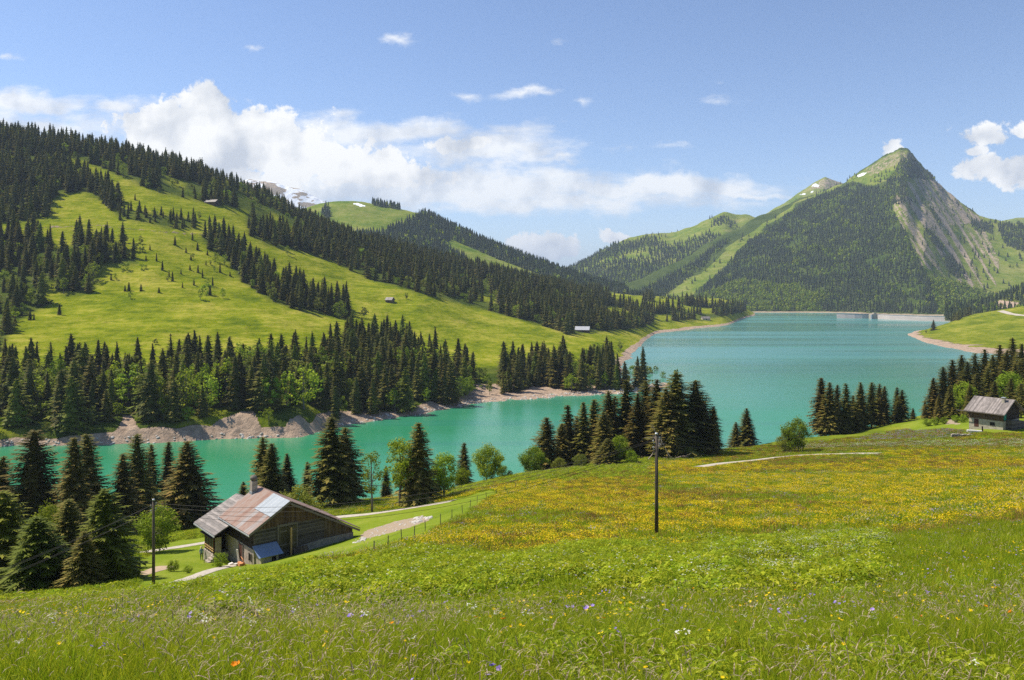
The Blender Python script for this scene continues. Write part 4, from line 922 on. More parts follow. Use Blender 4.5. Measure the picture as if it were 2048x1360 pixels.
def roof_mat(name, stops, per=1.0, axis=1, metal=0, rough=.6, rust=None):
    m, t, p, o = new_mat(name)
    co = t.node('ShaderNodeTexCoord').outputs['Object']; s = t.node('ShaderNodeSeparateXYZ'); t.put(s.inputs[0], co)
    k = t.m('MULTIPLY', s.outputs[axis], per); fr = t.m('FRACT', k); wn = t.node('ShaderNodeTexWhiteNoise', noise_dimensions='1D'); t.put(wn.inputs['W'], t.m('FLOOR', k))
    g = t.noise(t.scale3(co, (.35, 1, .35)) if axis == 1 else t.scale3(co, (1, .35, .35)), 2.2, 7, .72); g2 = t.noise(co, 11, 5, .7)
    f = t.m('ADD', t.m('MULTIPLY', g, .6), t.m('ADD', t.m('MULTIPLY', g2, .25), t.m('MULTIPLY', wn.outputs[0], .18)))
    col = t.ramp(f, stops); t.put(p.inputs['Base Color'], col); p.inputs['Roughness'].default_value = rough; p.inputs['Metallic'].default_value = metal; p.inputs['Specular IOR Level'].default_value = .4
    b = t.node('ShaderNodeBump'); b.inputs['Strength'].default_value = .6; b.inputs['Distance'].default_value = .04
    t.put(b.inputs['Height'], t.m('ADD', t.m('MULTIPLY', t.step(fr, .88, .96), .8), g2)); t.l.new(b.outputs[0], p.inputs['Normal'])
    return m
M_rust = roof_mat('rusty_sheet', [(.38, (.30, .27, .26)), (.46, (.24, .19, .17)), (.53, (.27, .17, .125)), (.62, (.20, .09, .055))], 1.1)
M_sheet = roof_mat('bare_sheet_metal', [(.3, (.26, .29, .315)), (.7, (.36, .39, .42))], 1.1, rough=.42)
M_shingle = roof_mat('grey_shingles', [(.36, (.10, .085, .075)), (.5, (.20, .17, .15)), (.62, (.34, .29, .26))], 3.2, 0)
M_blue = roof_mat('blue_grey_sheet', [(.3, (.17, .23, .36)), (.7, (.25, .32, .47))], 2.0, rough=.5)
M_vboard = board_mat('brown_boards', (.055, .032, .020), (.165, .105, .060), 5, 0)
M_sboard = board_mat('weathered_boards', (.060, .045, .030), (.185, .140, .085), 4.5, 0)
M_log = board_mat('grey_logs', (.045, .040, .036), (.150, .130, .112), 4.2, 2)
M_logd = board_mat('dark_logs', (.016, .012, .010), (.050, .036, .028), 4.0, 2)
M_door = board_mat('barn_door_boards', (.055, .045, .026), (.135, .115, .060), 4, 0)
M_frame = flat_mat('grey_timber', (.17, .145, .12), var=.25, scale=6)
M_post = flat_mat('pale_timber', (.50, .33, .13), var=.2, scale=6)
M_stone = flat_mat('rubble_stone', (.40, .34, .28), .9, .28, 2.6, bump=.6)
M_plinth = flat_mat('mortar', (.30, .275, .235), .9, .2, 1.6, bump=.3)
M_white = flat_mat('limewash', (.40, .35, .27), .85, .22, 1.8)
M_dark = flat_mat('dark_opening', (.012, .011, .010), .6, .1)
M_glass = flat_mat('window_glass', (.10, .14, .09), .12, .3, 1.4, spec=.8)
M_rdoor = board_mat('red_brown_door', (.06, .025, .018), (.16, .07, .05), 7, 1)
M_tin = flat_mat('tin', (.50, .52, .55), .4, .15, 5, spec=.5, metal=.3)
M_gravel = flat_mat('gravel', (.46, .40, .33), .95, .16, 1.5, bump=.4)
M_white_w = flat_mat('whitish_board', (.70, .66, .60), .8, .1)
M_orange = flat_mat('orange_board', (.60, .27, .12), .8, .15)

A0 = math.radians(40)
big = empty('chalet', (-27.6, 100.0, -34.3), A0, label='large old wooden chalet with rusty sheet-metal roof and pale metal patch above the lake', cat='chalet')
ze = 0.6038; zr = 0.536
def roofL(b): return 7.7 - ze * -b if b < 0 else 7.7 - zr * b
Part().prism([(-4.4, -3.5), (9.0, -3.5), (9.0, roofL(9.0) - .14), (0, 7.56), (-4.4, roofL(-4.4) - .14)], 'y', .8, 1.05).build('gable_wall', M_log, big)
Part().prism([(-4.36, 4.75), (5.0, 4.75), (0.03, 7.5), (-.03, 7.5), (-4.36, roofL(-4.36) - .2)], 'y', .765, .797).build('gable_boarding', M_vboard, big)
Part().prism([(4.9, 2.02), (8.97, 2.02), (8.97, roofL(8.97) - .17), (5.1, 4.72), (4.9, 4.72)], 'y', .755, .797).build('side_boarding', M_sboard, big)
Part().prism([(1.25, -3.0), (9.06, -3.0), (9.06, 2.0), (4.9, 2.0), (1.25, 1.65)], 'y', .68, .797).build('plinth', M_plinth, big)
for b0 in (5.05, 6.6, 7.9): Part().bx(b0, b0 + .16, .73, .754, 2.4 if b0 > 7 else 3.1, roofL(b0) - .35).build('light_plank', M_frame, big)
dr = empty('barn_door', (0, 0, 0)); dr.parent = big
Part().bx(-1.28, -.16, .69, .797, 1.72, 4.55).build('door_leaf', M_door, dr); Part().bx(-.12, 1.0, .69, .797, 1.72, 4.5).build('door_leaf', M_door, dr)
Part().bx(-1.5, -1.29, .64, .80, 1.6, 4.9).bx(1.01, 1.22, .64, .80, 1.66, 4.9).bx(-1.285, 1.005, .64, .80, 4.6, 4.9).build('door_frame', M_frame, dr)
for zz in (2.2, 3.9): Part().bx(-1.22, -.22, .66, .688, zz, zz + .16).bx(-.06, .94, .66, .688, zz, zz + .16).build('door_batten', M_frame, dr)
Part().bx(.12, .34, .42, .60, .8, 4.35).build('door_prop', M_post, big)
# long walls
Part().bx(-4.4, -4.15, 1.06, 10.3, 2.35, 5.0).build('upper_log_wall', M_logd, big)
Part().bx(-4.46, -4.15, 1.06, 10.3, -3.5, 2.33).bx(-4.5, -4.1, .78, 1.055, -3.5, 2.4).build('stone_wall', M_stone, big)
Part().bx(8.75, 9.0, 1.06, 10.3, -4.5, roofL(9) - .2).build('back_side_wall', M_log, big)
Part().prism([(-4.4, -5), (9.0, -5), (9.0, roofL(9.0) - .14), (0, 7.56), (-4.4, roofL(-4.4) - .14)], 'y', 10.31, 10.5).build('rear_wall', M_log, big)
sdoor = Part().bx(-4.54, -4.47, 4.3, 5.35, .25, 2.15).build('stable_door', M_rdoor, big); Part().bx(-4.58, -4.47, 4.1, 4.29, .2, 2.3).bx(-4.58, -4.47, 5.36, 5.55, .2, 2.3).build('door_frame', M_frame, sdoor)
wn1 = Part().bx(-4.52, -4.47, 1.5, 2.2, .9, 1.65).build('small_window', M_dark, big); Part().bx(-4.57, -4.47, 1.38, 1.49, .8, 1.75).bx(-4.57, -4.47, 2.21, 2.32, .8, 1.75).build('window_frame', M_frame, wn1)
# roofs
Part().slab((0, 0, 7.7), (-5.3, 0, -3.2), (0, 10.4, 0), -.10).build('rusty_roof', M_rust, big)
Part().slab((-.05, .01, 7.70), (-2.55, 0, -1.54), (0, 5.0, 0), -.16).build('pale_roof_patch', M_sheet, big)
Part().slab((9.7, 0, 2.5), (-9.7, 0, 5.2), (0, 10.4, 0), -.10).build('right_roof', M_rust, big)
Part().slab((0.02, -.04, 7.62), (-5.35, 0, -3.23), (0, .06, 0), -.28).slab((9.72, -.04, 2.38), (-9.7, 0, 5.2), (0, .06, 0), .26).build('barge_board', M_frame, big)
Part().bx(-5.40, -5.30, .0, 10.4, 4.34, 4.47).build('gutter', M_tin, big)
for l in (1.2, 3.5, 5.8, 8.1, 10.2): Part().slab((-5.2, l, 4.33), (5.1, 0, 3.08), (0, .14, 0), .16).build('rafter', M_logd, big)
# chimney
ch = Part().bx(-1.3, -.55, 9.2, 9.95, 6.6, 8.7).build('chimney', M_stone, big)
cp = Part(); cp.tube([(-.92, 9.58, 8.7), (-.92, 9.58, 8.85), (-.92, 9.58, 9.0), (-.92, 9.58, 9.25), (-.92, 9.58, 9.5)], [.33, .36, .50, .42, .10], 12); cp.build('chimney_cap', M_frame, ch, True)
Part().bx(-1.36, -.49, 9.14, 10.01, 7.0, 7.35).build('chimney_flashing', M_sheet, ch)
# rear wing with grey roof, porch and steps
Part().slab((-1.4, 6.8, 6.05), (-5.7, 0, -2.9), (0, 7.6, 0), -.14).build('shingle_roof', M_shingle, big)
Part().slab((4.5, 10.42, 3.3), (-5.9, 0, 2.75), (0, 4.0, 0), -.14).build('shingle_roof', M_shingle, big)
Part().bx(-7.2, -7.1, 6.8, 14.4, 3.0, 3.16).build('gutter', M_tin, big)
Part().prism([(-5.9, -3.5), (4.2, -3.5), (4.2, 3.3), (-1.4, 5.85), (-5.9, 3.55)], 'y', 13.4, 13.6).build('rear_wall', M_log, big)
Part().bx(-5.9, -5.7, 12.3, 13.39, -3.5, 3.55).bx(-5.9, -4.2, 10.52, 10.7, -3, 3.5).build('wing_wall', M_logd, big)
Part().bx(-6.6, -4.5, 8.9, 12.3, -1.5, .22).build('porch_base', M_stone, big)
gl = Part().bx(-6.45, -6.40, 9.0, 12.1, .25, 2.3).build('porch_glazing', M_glass, big)
for k in range(6): Part().bx(-6.52, -6.38, 8.98 + k * .61, 9.06 + k * .61, .24, 2.35).build('mullion', M_rdoor, gl)
Part().bx(-6.54, -6.46, 8.9, 12.2, .85, .93).bx(-6.54, -6.46, 8.9, 12.2, .55, .61).build('porch_rail', M_post, big)
Part().bx(-6.3, -5.5, 8.88, 8.93, .25, 2.3).build('porch_side', M_white, big)
Part().slab((-7.0, 8.5, 2.42), (2.5, 0, .55), (0, 3.9, 0), .1).build('porch_canopy', M_logd, big)
st = Part()
for k in range(6): st.bx(-6.4 - .32 * (k + 1), -6.4 - .32 * k - .002, 8.3, 9.5, -2.2, .1 - .26 * k)
st.build('stone_steps', M_stone, big)
Part().bx(-7.9, -7.84, 8.32, 8.38, -1.2, .1).bx(-6.6, -6.54, 8.32, 8.38, -.2, 1.1).build('handrail', M_dark, big)
# lean-to
lt = Part().prism([(-1.0, -1.6), (.67, -1.6), (.67, 2.7), (-1.0, 2.05)], 'x', -4.3, -2.1).build('lean_to', M_white, big)
Part().slab((-4.75, -1.45, 1.95), (3.1, 0, 0), (0, 2.1, .95), .06).build('lean_to_roof', M_blue, lt)
Part().bx(-2.95, -2.4, -1.03, -1.005, 1.2, 1.75).build('lean_to_window', M_dark, lt)
# things lying about the chalet
def on_house(b, l, z=None):
    q = Vector((math.cos(A0) * b - math.sin(A0) * l, math.sin(A0) * b + math.cos(A0) * l, 0)) + big.location
    return (q.x, q.y, (N.z(q.x, q.y) or -34.5) if z is None else z)
q = on_house(1.4, .3); e_ = Part(); e_.slab((-.95, -.35, .0), (1.9, 0, 0), (0, .55, .75), .06); o = e_.build('wooden_hatch', M_sboard, None, label='dark wooden hatch leaning under the barn door of the big chalet', cat='hatch'); o.location = q; o.rotation_euler = (0, 0, A0)
q = on_house(-5.3, 4.0); e_ = Part(); e_.slab((-.16, -.25, 0), (.32, 0, 0), (0, .3, 1.9), .07); o = e_.build('white_plank', M_white_w, None, label='whitish plank leaning by the stable door of the big chalet', cat='plank'); o.location = q; o.rotation_euler = (0, 0, A0 + 1.9)
q = on_house(-5.6, 1.9); e_ = Part(); e_.slab((-.6, -.4, 0.02), (1.2, 0, 0), (0, .35, .95), .05).bx(-.5, .5, -.05, .3, .01, .45); o = e_.build('orange_board', M_orange, None, label='orange-brown board stood against a box in front of the stone wall', cat='board'); o.location = q; o.rotation_euler = (0, 0, A0 + 1.4)
for k, (b, l) in enumerate([(-5.4, 3.2), (-5.9, 2.9), (-5.2, 2.5), (-6.1, 3.9)]):
    q = on_house(b, l); e_ = Part(); e_.prism([(-.3, 0), (.32, .02), (.26, .28), (-.2, .34)], 'y', -.2, .2); o = e_.build('stone_block', M_white_w if k % 2 else M_orange, None, label=['reddish block by the leaning plank at the stable door', 'whitish block lying in front of the stone wall', 'reddish block near the orange-brown board', 'whitish block farthest from the stone wall'][k], cat='block', group='blocks in front of the stone wall'); o.location = q; o.rotation_euler = (0, 0, k * 1.3)

# right chalet
R1 = math.radians(-55); rc = empty('chalet', (107.4, 188.0, -32.1), R1, label='small stone and wood chalet with grey shingle roof at the right meadow edge', cat='chalet')
Part().bx(0, 7.4, 0, .35, -2.5, 1.95).bx(7.05, 7.4, .36, 8.2, -2.5, 1.95).bx(0, .35, .36, 8.2, -2.5, 1.95).bx(.36, 7.04, 7.9, 8.2, -2.5, 1.95).build('stone_wall', M_white, rc)
Part().bx(-.05, 7.45, -.05, .15, 1.96, 4.0).build('front_boarding', M_vboard, rc)
Part().prism([(0.16, 1.96), (8.2, 1.96), (8.2, 4.1), (4.1, 6.35), (0.16, 4.1)], 'x', 7.15, 7.45).build('gable_boarding', M_logd, rc)
Part().prism([(0.16, 1.96), (8.2, 1.96), (8.2, 4.1), (4.1, 6.35), (0.16, 4.1)], 'x', -.05, .2).build('gable_boarding', M_logd, rc)
Part().slab((-.7, -1.1, 3.55), (9.0, 0, 0), (0, 5.2, 3.0), .14).build('shingle_roof', M_shingle, rc)
Part().slab((8.3, 9.3, 3.55), (-9.0, 0, 0), (0, -5.2, 3.0), .14).build('shingle_roof', M_shingle, rc)
Part().bx(-2.3, 8.3, -1.24, -1.12, 3.46, 3.6).build('gutter', M_frame, rc)
Part().bx(1.15, 2.15, -.03, -.002, 0, 1.85).build('front_door', M_rdoor, rc)
w_ = Part().bx(4.6, 5.7, -.03, -.002, .75, 1.5).build('window', M_dark, rc); Part().bx(4.5, 5.8, -.06, -.035, .62, .74).build('window_sill', M_frame, w_)
cc_ = Part().bx(6.0, 6.6, 2.6, 3.2, 5.2, 7.0).build('chimney', M_white, rc); Part().bx(5.9, 6.7, 2.5, 3.3, 7.0, 7.12).build('chimney_cap', M_tin, cc_)
Part().slab((5.7, 1.8, 5.26), (1.2, 0, 0), (0, 1.4, .81), .03).build('chimney_flashing', M_sheet, rc)
Part().bx(7.46, 7.52, .2, 1.4, 2.2, 3.5).build('green_shutter', flat_mat('green_paint', (.02, .22, .17)), rc)
Part().prism([(1.5, -1.5), (7.5, -1.5), (7.5, 1.6), (1.5, 2.2)], 'x', 7.46, 8.8).build('lean_to', M_log, rc)
# trough, hedges
def onN(px, py): return N.hit(px, py)
q = Vector((104.6, 181.0, 0)); q.z = N.z(q.x, q.y)
tr_ = Part(); tr_.tube([(-1.5, 0, .5), (1.5, 0, .42)], [.28, .30], 10); tr_.bx(-.9, -.7, -.25, .25, -.3, .28).bx(.7, .9, -.25, .25, -.3, .25)
o = tr_.build('water_trough', M_white_w, None, label='pale log water trough on the grass before the small right chalet', cat='trough'); o.location = q; o.rotation_euler = (0, 0, -.2)
q = Vector((106.6, 181.3, 0)); q.z = N.z(q.x, q.y)
o = Part().bx(-.12, .12, -.12, .12, -.3, 1.2).build('trough_post', M_logd, None, label='short dark post at the right end of the log trough', cat='post'); o.location = q
wl = Part()
rr_ = random.Random(5)
for k in range(26):
    t_ = k / 26; x0 = -3 + 6 * t_; s_ = rr_.uniform(.18, .34); wl.prism([(x0 - s_, -.2), (x0 + s_, -.25), (x0 + s_ * .8, .2 + s_), (x0 - s_ * .7, .15 + s_ * .8)], 'y', -.25, .25 * rr_.random())
q = Vector((101.5, 178.6, 0)); q.z = N.z(q.x, q.y); o = wl.build('dry_stone_wall', M_stone, None, label='low dry-stone edging below the log trough', cat='wall'); o.location = q; o.rotation_euler = (0, 0, -.15)

# small far barns
def barn(P, L_, Wd, hw, hr, rz, roofm, wallm, label, cat='barn'):
    e = empty('barn', P, rz, label=label, cat=cat)
    Part().prism([(-Wd / 2, -2.5), (Wd / 2, -2.5), (Wd / 2, hw), (0, hr - .1), (-Wd / 2, hw)], 'x', -L_ / 2, L_ / 2).build('wall', wallm, e)
    sl = (hr - hw) / (Wd / 2)
    Part().slab((-L_ / 2 - .6, -Wd / 2 - .8, hw - sl * .8 + .05), (L_ + 1.2, 0, 0), (0, Wd / 2 + .8, sl * (Wd / 2 + .8)), .15).slab((L_ / 2 + .6, Wd / 2 + .8, hw - sl * .8 + .05), (-L_ - 1.2, 0, 0), (0, -Wd / 2 - .8, sl * (Wd / 2 + .8)), .15).build('roof', roofm, e)
    Part().bx(-.7, .7, -Wd / 2 - .06, -Wd / 2 - .003, 0, 2.0).build('door', M_dark, e)
    return e
M_palewall = flat_mat('pale_barn_base', (.42, .38, .30))
P = H.hit(780, 604); barn(P, 7.5, 6.5, 2.6, 5.0, math.radians(-20), M_shingle, M_sboard, 'small brown hay hut alone in the middle of the sloping pasture', 'hut')
P = H.hit(1165, 663); barn(P, 17, 9, 2.6, 6.2, math.radians(-12), flat_mat('pale_roof', (.46, .46, .48), .5, .06, .3), M_vboard, 'long barn with pale metal roof at the lower edge of the far pasture')
P = H.hit(1411, 639.5); (P and barn(P, 16, 9, 3, 6.5, math.radians(10), M_shingle, M_palewall, 'small farmhouse among meadows near the tip of the far peninsula', 'farmhouse'))
P = H.hit(424, 408); (P and barn(P, 16, 9, 2.5, 5.5, math.radians(-15), M_shingle, M_vboard, 'brown barn on the high pasture below the skyline forest'))

# the dam
dm = empty('dam', ppos(1750, 640, 1850), 0, label='long pale concrete arch dam closing the far end of the lake', cat='dam')
M_conc = flat_mat('dam_concrete', (.56, .47, .42), .85, .12, .08, stretch=(.3, .3, 3)); M_conc2 = flat_mat('dam_parapet', (.30, .31, .34), .8, .1, .1)
def damwall(pts, zb, zt, name):
    s = Part(); s2 = Part(); o0 = dm.location; W3 = [ppos(px, 600, Y) for px, Y in pts]
    for a, b in zip(W3[:-1], W3[1:]):
        a = Vector((a[0] - o0.x, a[1] - o0.y, 0)); b = Vector((b[0] - o0.x, b[1] - o0.y, 0)); n = Vector((0, 6, 0))
        z0, z1 = zb - o0.z, zt - o0.z
        s.slab((a.x, a.y, z0), b - a, (0, 2.5, z1 - z0), -5); s2.slab((a.x, a.y + 2.2, z1), b - a, (0, 0, 1.3), -1.0)
    s.build(name, M_conc, dm); s2.build('parapet', M_conc2, dm)
damwall([(1674, 1925), (1690, 1915), (1710, 1905), (1725, 1900), (1741, 1898)], -80, -60.0, 'wall_section')
damwall([(1756, 1870), (1780, 1832), (1810, 1797), (1840, 1768), (1870, 1742), (1905, 1715)], -80, -60.5, 'wall_section')
def rel(px, Y, z): p_ = ppos(px, 600, Y); return p_[0] - dm.location.x, p_[1] - dm.location.y, z - dm.location.z
x, y, z = rel(1749, 1880, -60); Part().bx(x - 9, x + 9, y - 6, y + 10, -19, z + 1.0).bx(x - 3, x + 4, y - 2, y + 5, z + 1.1, z + 4.5).build('tower', M_white, dm)
x, y, z = rel(1743, 1875, -60); Part().bx(x - 1.6, x + 1.6, y - 4, y + 2, -14, z - .3).build('intake', M_conc2, dm)

# ------------------------------------------------------------------ paths laid over the ground
def strip(name, pix, width, sheet, mat, off=.07, kind='structure'):
    P = [sheet.hit(*p) for p in pix]; P = [p for p in P if p is not None]
    pts = []
    for a, b in zip(P[:-1], P[1:]):
        n = max(2, int((b - a).length / 1.5)); pts += [a.lerp(b, i / n) for i in range(n)]
    pts.append(P[-1])
    Q = np.array([tuple(p) for p in pts])
    for _ in range(6): Q[1:-1] = (Q[:-2] + 2 * Q[1:-1] + Q[2:]) / 4
    v, f = [], []; m_ = 5
    for i, q in enumerate(Q):
        d = Q[min(i + 1, len(Q) - 1)] - Q[max(i - 1, 0)]; d = d / (np.hypot(d[0], d[1]) + 1e-9); nx, ny = -d[1], d[0]
        w_ = width * (1 + .18 * float(fbm(np.array(i * .21), np.array(3.3), 4, 3)))
        for k in range(m_):
            s = (k / (m_ - 1) - .5) * w_; x, y = q[0] + nx * s, q[1] + ny * s; z = sheet.z(x, y); v.append((x, y, (z if z is not None else q[2]) + off + (0.03 if 0 < k < m_ - 1 else -.04)))
    for i in range(len(Q) - 1):
        for k in range(m_ - 1): f.append((i * m_ + k, (i + 1) * m_ + k, (i + 1) * m_ + k + 1, i * m_ + k + 1))
    me = bpy.data.meshes.new(name); me.from_pydata(v, [], f); me.materials.append(mat); me.polygons.foreach_set('use_smooth', [True] * len(f))
    o = bpy.data.objects.new(name, me); COL.objects.link(o); o['kind'] = kind; return Q
road1 = strip('path', [(262, 1109), (330, 1098), (415, 1084), (455, 1078), (520, 1064), (585, 1048), (640, 1037), (700, 1032), (760, 1026), (830, 1014), (880, 1006), (910, 1001)], 2.9, N, M_gravel)
road2 = strip('path', [(1398, 934), (1420, 930), (1480, 923), (1560, 914), (1620, 909), (1700, 907), (1760, 907)], 2.6, N, M_gravel)
strip('path', [(340, 1168), (400, 1149), (450, 1133), (482, 1126), (500, 1124)], 1.7, N, M_gravel)
strip('path', [(255, 1158), (290, 1148), (312, 1140), (330, 1133)], 2.4, N, flat_mat('dirt', (.42, .31, .21), .95, .15))
strip('path', [(2010, 846), (2030, 846), (2048, 850), (2080, 858), (2140, 868)], 4.5, N, M_gravel)
strip('path', [(2000, 622), (2015, 626), (2035, 630), (2060, 633), (2120, 632)], 9, G, M_gravel, .3)

# ------------------------------------------------------------------ near trees
def split(res): return res
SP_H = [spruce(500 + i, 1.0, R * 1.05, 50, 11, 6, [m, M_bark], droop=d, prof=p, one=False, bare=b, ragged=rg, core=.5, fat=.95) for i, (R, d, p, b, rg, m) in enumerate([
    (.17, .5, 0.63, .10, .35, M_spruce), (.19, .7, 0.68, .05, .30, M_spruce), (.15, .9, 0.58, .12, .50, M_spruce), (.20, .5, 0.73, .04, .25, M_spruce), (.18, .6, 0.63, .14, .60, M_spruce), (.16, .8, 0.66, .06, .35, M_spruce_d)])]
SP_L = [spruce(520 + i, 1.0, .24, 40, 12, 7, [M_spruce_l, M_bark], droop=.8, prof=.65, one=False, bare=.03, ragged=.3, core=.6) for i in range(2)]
def grow(kindname, pair, P, h, wd, label, cat, group=None, k=0, crown='crown', lean=0):
    e = empty(kindname, P, (k * 2.39996) % 6.283, label=label, cat=cat, group=group)
    e.rotation_euler[0] = lean
    if kindname == 'spruce': wd *= 1.5
    e.scale = (h * wd, h * wd, h)
    link(crown, pair[0], e); link('trunk', pair[1], e); return e
def tree_top(px, top, Y, pair, wd, label, cat='spruce', name='spruce', group=None, k=0, hmin=3):
    x = (px - 1024) / F * Y; z = N.z(x, Y); z = -70 if z is None else z
    h = max(hmin, (HY - top) / F * Y - z); return grow(name, pair, (x, Y, z - .1), h, wd, label, cat, group, k)
ORD = ['leftmost', 'second', 'third', 'fourth', 'fifth', 'sixth', 'seventh', 'eighth', 'ninth', 'tenth', 'eleventh', 'twelfth', 'thirteenth', 'fourteenth', 'fifteenth', 'sixteenth', 'seventeenth', 'eighteenth']
def ordl(i): return ORD[i] if i == 0 else ORD[i] + ' from the left'
near_list = [ # px, top, Y, proto, width, label
 (4, 911, 160, 0, 1.1, 'spruce cut by the left picture edge, in front of the water'),
 (69, 858, 158, 4, 1.25, 'tall broad brown-tinged spruce with see-through crown near the left picture edge'),
 (108, 985, 190, 2, 1.0, 'low spruce half hidden behind the tall broad brown-tinged one'),
 (148, 872, 150, 2, 1.1, 'left one of two tall slim spruces side by side over the green water'),
 (176, 865, 158, 0, 1.1, 'right one of two tall slim spruces side by side over the green water'),
 (245, 905, 160, 1, 1.0, 'spruce with drooping boughs left of the thin-topped pair'),
 (274, 866, 172, 4, .95, 'tall thin-topped spruce behind the left utility pole'),
 (303, 887, 180, 2, .8, 'narrow spruce rising straight above the left utility pole'),
 (336, 882, 182, 0, .8, 'narrow spruce just left of the broad conical one beside the chalet'),
 (372, 880, 156, 3, 1.45, 'broad conical spruce standing left of the big chalet roof'),
 (487, 962, 170, 3, 1.1, 'tiny spruce tip just behind the chalet ridge, left of the chimney'),
 (526, 872, 166, 1, 1.0, 'left spruce of the pair rising behind the chalet chimney'),
 (544, 884, 162, 0, 1.1, 'right spruce of the pair rising behind the chalet chimney'),
 (575, 905, 170, 3, 1.0, 'smaller spruce right of the pair behind the chalet chimney'),
 (614, 922, 176, 2, .8, 'slim spruce left of the big double spruce'),
 (664, 832, 160, 4, 1.25, 'tallest spruce behind the chalet, left half of the big double spruce'),
 (690, 853, 165, 1, 1.2, 'right half of the big double spruce behind the chalet'),
 (838, 843, 147, 1, 1.15, 'dark spruce standing alone by the gravel path among fresh green trees'),
 (928, 884, 186, 5, 1.0, 'small spruce between broadleaved trees right of the path bend'),
 (772, 930, 176, 3, .8, 'small yellowish spruce behind the slender young trees by the path'),
 (1472, 843, 232, 3, 1.2, 'shorter spruce of the isolated pair before the open lake'),
 (1494, 815, 232, 3, 1.25, 'taller spruce of the isolated pair before the open lake'),
]
for k, (px, top, Y, pi_, wd, lb) in enumerate(near_list): tree_top(px, top, Y, SP_H[pi_], wd, lb, k=k)
clump = [(1094, 833, 200, 1.25), (1122, 845, 205, 1.2), (1137, 808, 212, 1.0), (1154, 830, 222, .9), (1168, 802, 210, .95), (1187, 797, 218, 1.0), (1206, 822, 205, 1.2), (1218, 780, 214, 1.1), (1228, 790, 226, 1.0), (1252, 757, 214, .95), (1275, 784, 208, 1.0), (1293, 759, 218, .95), (1314, 757, 212, 1.15), (1334, 775, 200, 1.3), (1352, 743, 204, 1.6), (1391, 759, 206, 1.5), (1408, 800, 215, 1.1), (1427, 812, 203, 1.25)]
for k, (px, top, Y, wd) in enumerate(clump): tree_top(px, top, Y, SP_H[(k * 5 + 1) % 6], wd, ordl(k) + ' spruce of the big clump behind the middle utility pole', group='spruces of the clump behind the middle pole', k=k + 30)
clump2 = [(1643, 754, 242, 1.15), (1660, 763, 238, 1.0), (1674, 768, 246, .85), (1693, 765, 240, .95), (1707, 790, 250, 1.0), (1722, 763, 243, 1.05), (1743, 763, 247, 1.0), (1759, 766, 252, .95), (1769, 771, 246, 1.0), (1794, 773, 250, 1.0), (1804, 778, 246, 1.1)]
for k, (px, top, Y, wd) in enumerate(clump2): tree_top(px, top, Y, SP_H[(k * 5 + 2) % 6], wd, ordl(k) + ' spruce in the row right of the round bush, against the lake', group='spruces in the row against the lake', k=k + 60)
tree_top(1826, 815, 252, SP_H[3], 1.2, 'little spruce between the lakeside row and the right-hand wood', k=80)
rw = [(1866, 754, 240, 1.2), (1887, 732, 255, 1.0), (1905, 718, 270, 1.05), (1923, 708, 280, 1.1), (1936, 722, 262, 1.1), (1950, 705, 285, 1.0), (1970, 697, 290, 1.05), (1985, 708, 275, 1.0), (2000, 688, 300, 1.0), (2013, 698, 290, 1.1), (2026, 674, 315, 1.0), (2044, 686, 305, 1.05), (1878, 790, 228, 1.0), (1900, 770, 232, 1.1), (1918, 760, 238, 1.0), (1955, 745, 250, 1.1), (1975, 735, 255, 1.0), (2005, 735, 250, 1.0), (2030, 725, 252, 1.0), (2046, 715, 262, 1.0), (1940, 768, 226, 1.0), (1990, 762, 224, 1.1), (2022, 755, 222, 1.0), (2042, 765, 216, 1.1), (2062, 740, 240, 1.1), (2075, 715, 260, 1.1), (1850, 800, 250, .9)]
for k, (px, top, Y, wd) in enumerate(rw):
    grp = 'back' if k < 12 else 'front'
    lb = ('spruce in the rear rank of the wood behind the small right chalet' if k < 12 else 'spruce in the front rank of the wood just behind the small right chalet')
    tree_top(px, top, Y, SP_H[(k * 5 + 3) % 6], wd, lb, group=grp + ' rank of the wood behind the right chalet', k=k + 90)
for px, top, Y, pr, wd, lb in [(205, 975, 84, SP_L[0], 1.25, 'light green spruce with hanging sprays at the meadow edge left of the utility pole'),
    (138, 995, 92, SP_H[1], 1.3, 'dark spruce standing behind the light green one at the meadow edge'),
    (8, 980, 88, SP_L[1], 1.4, 'light green spruce filling the lower left corner beside the meadow'),
    (72, 1030, 82, SP_L[1], 1.5, 'lower yellowish green spruce between the corner spruce and the dark one'),
    (170, 1060, 80, SP_H[3], 1.4, 'short dark spruce at the feet of the light green one')]:
    tree_top(px, top, Y, pr, wd, lb, k=int(px))
for i in range(2): # beyond the left edge, throwing shade into the corner
    tree_top(-60 - 60 * i, 990 + 20 * i, 88, SP_H[i], 1.2, 'spruce just outside the left picture edge', group='spruces outside the left edge', k=i + 3)

BL = lambda seed, R, nc, nl, lf, m, **kw: broadleaf(seed, 1.0, R, nc, nl, lf, [m, M_bark_g], one=False, **kw)
B_bush = BL(601, .50, 90, 70, .020, M_leaf_o, low=.04, limbs=5, multi=3, crad=.26)
B_bush2 = BL(602, .55, 90, 70, .020, M_leaf, low=.04, limbs=5, multi=3, crad=.26)
B_thin = BL(603, .26, 36, 34, .015, M_leaf_y, low=.30, limbs=14, crad=.30, hollow=.3)
B_tall = BL(604, .24, 70, 50, .015, M_leaf_y, low=.30, limbs=12, crad=.34, hollow=.3)
B_round = BL(605, .42, 120, 64, .018, M_leaf, low=.10, limbs=8, multi=3, crad=.27)
B_roun2 = BL(606, .34, 90, 60, .018, M_leaf, low=.16, limbs=8, crad=.32)
B_garden = BL(607, .62, 50, 50, .035, M_leaf, low=.02, limbs=2, multi=3, crad=.30)
